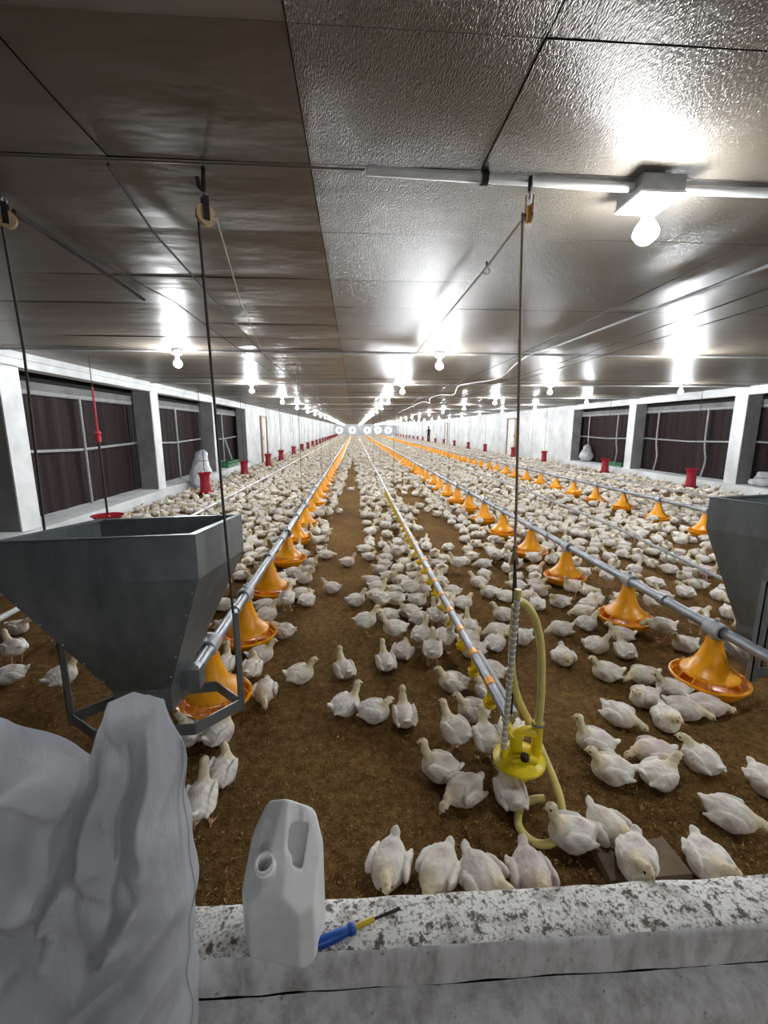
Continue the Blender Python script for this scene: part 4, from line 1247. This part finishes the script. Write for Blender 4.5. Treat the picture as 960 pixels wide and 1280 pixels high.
body = skin_body('body', J, E_, RR, ['cloth_black', 'skin', 'cloth_white'], man)
for p in body.data.polygons:
    c = p.center
    if c.z > 1.47 or (c.y < -0.25 and c.z > 0.9):
        p.material_index = 1
    elif abs(c.x) > 0.15 and 1.0 < c.z < 1.45:
        p.material_index = 2
MB().lathe([(0.0, 0.10), (0.05, 0.09), (0.085, 0.05), (0.092, 0.0), (0.085, -0.03)], 14, (0, 0.0, 1.68)).build('hair', 'hair_black', man, True)

# ================================================================== the flock
WHITE = np.array(lin((0.945, 0.93, 0.895))); CREAM = np.array(lin((0.90, 0.845, 0.70))); PINK = np.array(lin((0.80, 0.70, 0.70)))
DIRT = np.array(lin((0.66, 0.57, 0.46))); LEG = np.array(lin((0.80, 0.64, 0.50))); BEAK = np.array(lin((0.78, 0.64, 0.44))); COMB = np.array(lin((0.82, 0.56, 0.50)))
CS = 0.80
def chick(pose, h, parts=False):
    st = pose in 'SF'
    zb = 0.150 if st else 0.060
    tail = {'T': 0.055, 'L': 0.022, 'U': 0.03, 'S': 0.02, 'F': 0.05}.get(pose, 0.030)
    drp = {'T': 0.014, 'L': 0.008}.get(pose, 0.0)
    path = {'K': [(.060, .0, .030), (.088, .012, .062), (.098, .022, .070)],
            'T': [(.066, .0, .020), (.100, .010, .042), (.112, .016, .040)],
            'A': [(.062, .0, .025), (.094, .004, .070), (.104, .006, .096)],
            'U': [(.062, .0, .030), (.088, .0, .085), (.092, .0, .128)],
            'L': [(.066, .0, .010), (.112, .010, .006), (.138, .018, -.010)],
            'S': [(.062, .0, .025), (.100, .0, .075), (.108, .0, .112)],
            'F': [(.066, .0, .015), (.122, .0, .030), (.150, .004, .002)]}[pose]
    path = [np.array((a, b, c + zb)) for a, b, c in path]
    hy = {'K': 40, 'T': 25, 'L': 18}.get(pose, 0)
    hp = {'F': -35, 'L': -22, 'T': -25}.get(pose, -4)
    dv = np.array((math.cos(R(hy)) * math.cos(R(hp)), math.sin(R(hy)) * math.cos(R(hp)), math.sin(R(hp))))
    sv = np.array((-math.sin(R(hy)), math.cos(R(hy)), 0.0)); uv = np.cross(dv, sv)
    head = path[-1] + dv * 0.010
    bk0, bk1 = head + dv * 0.018, head + dv * 0.040 - uv * 0.007
    def neck(p):
        a = cone(p, path[0], path[1], .032, .021)
        return smin(a, cone(p, path[1], path[2], .021, .017), .012)
    def hd(p):
        a = np.linalg.norm(p - head, axis=1) - .0225
        return smin(a, np.linalg.norm(p - head - dv * .010, axis=1) - .0175, .01)
    def wing(p, s):
        rot = rotm('Y', -10) @ rotm('Z', s * (4 + drp * 400))
        a = ell(p, (-.004, s * (.060 + drp), zb + .014 - drp), (.070, .019, .042), rot)
        b = cone(p, (-.045, s * (.060 + drp), zb + .002 - drp), (-.096, s * (.050 + drp * 1.8), zb - .002 - drp), .020, .008)
        return smin(a, b, .014)
    def f(p):
        d = ell(p, (0, 0, zb), (.084, .074, .063 if not st else .067))
        d = smin(d, ell(p, (.048, 0, zb - .002), (.058, .056, .056)), .03)
        d = smin(d, ell(p, (-.056, 0, zb + .012), (.046, .050, .042)), .03)
        ta = math.degrees(math.atan2(tail + .002, .040))
        d = smin(d, ell(p, (-.100, 0, zb + .016 + tail * .5), (.034, .025, .0115), rotm('Y', ta)), .016)
        for s in (-1, 1):
            d = smin(d, ell(p, (.002, s * .046, zb - .032), (.042, .026, .030)), .014)
        d = smin(d, neck(p), .020)
        for s in (-1, 1):
            d = smin(d, wing(p, s), .005)
        d = d + .0016 * np.sin(p[:, 0] * 150 + 3 * np.sin(p[:, 1] * 60)) * np.sin(p[:, 2] * 120 + p[:, 0] * 40) + .0022 * np.sin(p[:, 0] * 62 + 2.2 * np.sin(p[:, 1] * 47 + 1)) * np.sin(p[:, 1] * 55 + p[:, 2] * 70)
        d = smin(d, hd(p), .010)
        if h < .012:
            d = smin(d, ell(p, head + uv * .021 + dv * .004, (.012, .0042, .007), None), .004)
            if not parts:
                d = smin(d, cone(p, bk0, bk1, .009, .0025), .003)
        if not st:
            d = smax(d, -p[:, 2] - .004, .01)
        return d
    V, F = surface_nets(f, (-.175, -.115, -.02), (.225, .115, zb + .215), h)
    nrm_n = np.clip((.030 - np.minimum(neck(V), hd(V))) / .03, 0, 1)[:, None]
    col = WHITE + (CREAM - WHITE) * nrm_n * 0.9
    pk = np.exp(-((V[:, 0] - .035) ** 2 / .0012 + (np.abs(V[:, 1]) - .06) ** 2 / .0012 + (V[:, 2] - zb + .01) ** 2 / .0012))[:, None] + 0.8 * np.exp(-((V[:, 0] + .03) ** 2 / .0012 + V[:, 1] ** 2 / .0010 + (V[:, 2] - zb - .055) ** 2 / .001))[:, None]
    col = col + (PINK - col) * np.clip(pk, 0, 1) * 0.8
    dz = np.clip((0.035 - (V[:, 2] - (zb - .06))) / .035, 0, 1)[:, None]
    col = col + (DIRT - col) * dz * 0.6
    if h < .012:
        cb = np.clip((.010 - np.linalg.norm(V - head - uv * .025 - dv * .004, axis=1)) / .006, 0, 1)[:, None]
        col = col + (COMB - col) * cb * .8
        if not parts:
            be = np.clip((.004 - cone(V, bk0 + dv * .003, bk1, .009, .0025)) / .003, 0, 1)[:, None]
            col = col + (BEAK - col) * be
            for s in (-1, 1):
                ey = np.clip((.0075 - np.linalg.norm(V - head - sv * s * .020 - dv * .009 - uv * .004, axis=1)) / .002, 0, 1)[:, None]
                col = col * (1 - ey * .93)
    if st:
        n = 6 if h < .012 else 4
        for s in (-1, 1):
            lg = MB()
            hip = (-.005, s * .034, zb - .035); hock = (-.022, s * .034, .075); ft = (.004, s * .036, .010)
            lg.tube([hip, hock, ft], [.017, .0085, .007], n, cap=False)
            for a in (-28, 0, 28, 180):
                L = .040 if a != 180 else .018
                lg.tube([ft, (ft[0] + L * math.cos(R(a)), ft[1] + L * math.sin(R(a)), .003)], [.006, .003], 4, cap=False)
            lv = np.array(lg.v); lf = np.array(lg.f)
            F = np.concatenate([F, lf + len(V)]); V = np.concatenate([V, lv]); col = np.concatenate([col, np.tile(LEG, (len(lv), 1))])
    info = (head, dv, sv, uv, bk0, bk1)
    return V * CS, F, col, info
POSES = 'KTAULSF'
HI, MID, LOW, FAR = {}, {}, {}, {}
for q in POSES:
    V, F, c, info = chick(q, 0.0056, True)
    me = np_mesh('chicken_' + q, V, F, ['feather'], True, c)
    head, dv, sv, uv, bk0, bk1 = info
    bm_ = MB().tube([Vector((bk0 - dv * .004) * CS), Vector((bk0 * .5 + bk1 * .5) * CS), Vector(bk1 * CS)], [.0095 * CS, .0075 * CS, .002], 8).mesh('beak', 'beak_horn', True)
    ey = []
    for s in (-1, 1):
        ey.append(MB().lathe([(0, -.0045), (.0032, -.0032), (.0045, 0), (.0032, .0032), (0, .0045)], 8, Vector((head + sv * s * .0205 + dv * .009 + uv * .004) * CS)).mesh('eye', 'eye_black', True))
    HI[q] = (me, bm_, ey)
    V, F, c, _ = chick(q, 0.0088)
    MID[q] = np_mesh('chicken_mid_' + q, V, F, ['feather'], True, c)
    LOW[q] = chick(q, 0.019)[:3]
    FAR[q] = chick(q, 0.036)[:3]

pose_words = {'K': 'with tucked head', 'T': 'with raised tail', 'A': 'with lifted head', 'U': 'with stretched neck', 'L': 'lying low', 'S': 'standing', 'F': 'bent to feed'}
ZONES = [(-2.2, 'left of the pale drinker pipe'), (-0.76, 'between the pale drinker pipe and left feeder pipe'), (0.64, 'between the left feeder pipe and centre drinker pipe'),
         (2.04, 'between the centre drinker pipe and right feeder pipe'), (3.3, 'between right feeder pipe and thin drinker pipe'), (4.87, 'between thin drinker pipe and outer right feeder pipe'), (99, 'beyond the outer right feeder pipe')]
CELL = 0.25
grid = {}
def near_ok(x, y, md):
    gx, gy = int(x // CELL), int(y // CELL)
    k = int(md // CELL) + 1
    for i in range(gx - k, gx + k + 1):
        for j in range(gy - k, gy + k + 1):
            for (a, b) in grid.get((i, j), ()):
                if (a - x) ** 2 + (b - y) ** 2 < md * md:
                    return False
    return True
def put(x, y):
    grid.setdefault((int(x // CELL), int(y // CELL)), []).append((x, y))
flock = []
bp = np.array([(b[0], b[1]) for b in BIRDS])
for _ in range(30):                                    # ease birds that sit inside each other apart
    dd = bp[:, None] - bp[None]
    ln = np.linalg.norm(dd, axis=2) + np.eye(len(bp)) * 9
    bp = bp + (dd / ln[..., None] * np.clip(0.145 - ln, 0, 1)[..., None] * 0.3).sum(1)
    for (qx, qy, qr) in [(x, y, 0.255) for x, y in PAN_POS if y < 7] + [(0.668, 1.555, 0.085)]:
        e = bp - np.array((qx, qy))
        le = np.linalg.norm(e, axis=1) + 1e-6
        bp = bp + e / le[:, None] * np.clip(qr - le, 0, 1)[:, None] * 0.4
    bp[:, 1] = np.maximum(bp[:, 1], 1.165)
for (x, y), (_, _, a, q, lab) in zip(bp.tolist(), BIRDS):
    put(x, y)
    flock.append((x, y, a, q, lab, 1.0))
pan_near = [(x, y) for x, y in PAN_POS if y < 30] + RED_POS + [(-3.8, 11.0), (-3.8, 11.25), (7.95, 47.2)]
pang = {}
for (x, y) in pan_near:
    pang.setdefault(x, []).append(y)
def pan_clear(x, y):
    for px0, ylst in pang.items():
        if abs(x - px0) < 0.30:
            for yy in ylst:
                if (x - px0) ** 2 + (y - yy) ** 2 < 0.27 ** 2:
                    return False
    return True
pr_ = random.Random(5)
def patch(x, y):
    return math.sin(1.7 * x + 0.9 * y) + math.sin(2.3 * y - 1.1 * x + 1.3) + math.sin(3.1 * x + 2.0 * y + 4)
def spacing(x, y):
    """smallest distance between birds wanted here; None = keep clear"""
    md = 0.152 + (0.04 if patch(x, y) > 0.9 else 0)
    if y < 3.35 and -0.5 < x < 1.75:
        return None
    if y < 2.75 and x < 2.45 and x > -0.6:
        return None
    if y < 2.4 and x < 3.6:
        return None
    if -0.48 < x < 0.28 and y < 22:                    # the bare alley left of the centre drinker pipe
        e = 0.16 if y < 9 else 0.10
        if -0.42 + 0.3 * max(0, (y - 7) / 15) < x < 0.30 - e - 0.25 * max(0, (y - 7) / 15):
            return 1.5 if y < 9 else 0.9
        return 0.18
    if 0.92 < x < 1.5 and y < 12:
        return 0.6 if patch(x, y) > -0.6 else 0.22
    if y < 5 and 2.3 < x < 3.2:
        return 0.23
    if y < 4.2 and x < -1:
        return 0.30
    return md
n_try = 0
for y0, y1, tries in ((2.3, 8, 12000), (8, 20, 20000), (20, 45, 28000), (45, 94, 34000)):
    for _ in range(tries):
        x = pr_.uniform(XL + 0.28, XR - 0.28); y = pr_.uniform(y0, y1)
        md = spacing(x, y)
        if md is None:
            continue
        if y > 20:
            md *= 1.2
        if not near_ok(x, y, md):
            continue
        if not pan_clear(x, y):
            continue
        put(x, y)
        q = pr_.choices('KTAULSF', (30, 8, 24, 8, 18, 11, 2))[0]
        if min(abs(x - w) for w in (-2.2, 0.64, 3.3, 6.35)) < 0.13:
            q = pr_.choice('KL')
        flock.append((x, y, pr_.uniform(0, 360), q, '', pr_.uniform(0.90, 1.06)))
def in_view(x, y):
    v = Vector((x, y, 0.08)) - cam.location
    w = cam.rotation_euler.to_matrix().transposed() @ v
    if w.z > -0.2:
        return False
    u, t_ = w.x / -w.z * 545 + 480, 640 - w.y / -w.z * 545
    return -25 < u < 985 and t_ < 1180
hand = flock[:len(BIRDS)]
rest = [b for b in flock[len(BIRDS):] if in_view(b[0], b[1])]
rest.sort(key=lambda b: b[0] ** 2 + b[1] ** 2)
nind = 300 - len(hand)
single, crowd = rest[:nind], rest[nind:]
zone_n = {}
order = sorted(hand + single, key=lambda b: b[0] ** 2 + b[1] ** 2)
for (x, y, a, q, lab, sc) in order:
    for zx, zw in ZONES:
        if x < zx:
            break
    k = zone_n.get(zw, 0); zone_n[zw] = k + 1
    if not lab:
        lab = 'white chick %s %s, %s nearest' % (pose_words[q], zw, ordinal(k))
    onb = 0.030 if (0.85 < x < 1.1 and 1.14 < y < 1.28 and 'board' in lab) else 0.0
    dist = math.hypot(x, y)
    o = tag(link('chicken', HI[q][0] if dist < 3.4 else MID[q], None, (x, y, onb)), lab, 'chicken', 'white chickens on the litter')
    o.rotation_euler = (0, 0, R(a)); o.scale = (sc,) * 3
    if dist < 3.4:
        link('beak', HI[q][1], o)
        for e in HI[q][2]:
            link('eye', e, o)
def merge(birds, LIB, name, label):
    Vs, Fs, Cs = [], [], []
    off = 0
    for (x, y, a, q, _, sc) in birds:
        V, F, c = LIB[q]
        ca, sa = math.cos(R(a)) * sc, math.sin(R(a)) * sc
        W = np.stack([V[:, 0] * ca - V[:, 1] * sa + x, V[:, 0] * sa + V[:, 1] * ca + y, V[:, 2] * sc], 1)
        Vs.append(W); Fs.append(F + off); off += len(V)
        k = pr_.uniform(0.86, 1.0)
        Cs.append(c * k)
    o = link(name, np_mesh(name, np.concatenate(Vs), np.concatenate(Fs), ['feather'], True, np.concatenate(Cs)))
    tag(o, label, 'chickens'); o['kind'] = 'stuff'
    return len(Fs), sum(len(f) for f in Fs)
print('FLOCK', len(hand), len(single), len(crowd), zone_n)
print(merge([b for b in crowd if b[1] < 13], LOW, 'chicken_flock', 'dense white flock covering the litter in the middle distance'))
print(merge([b for b in crowd if b[1] >= 13], FAR, 'chicken_flock', 'dense white flock fading towards the far fans'))
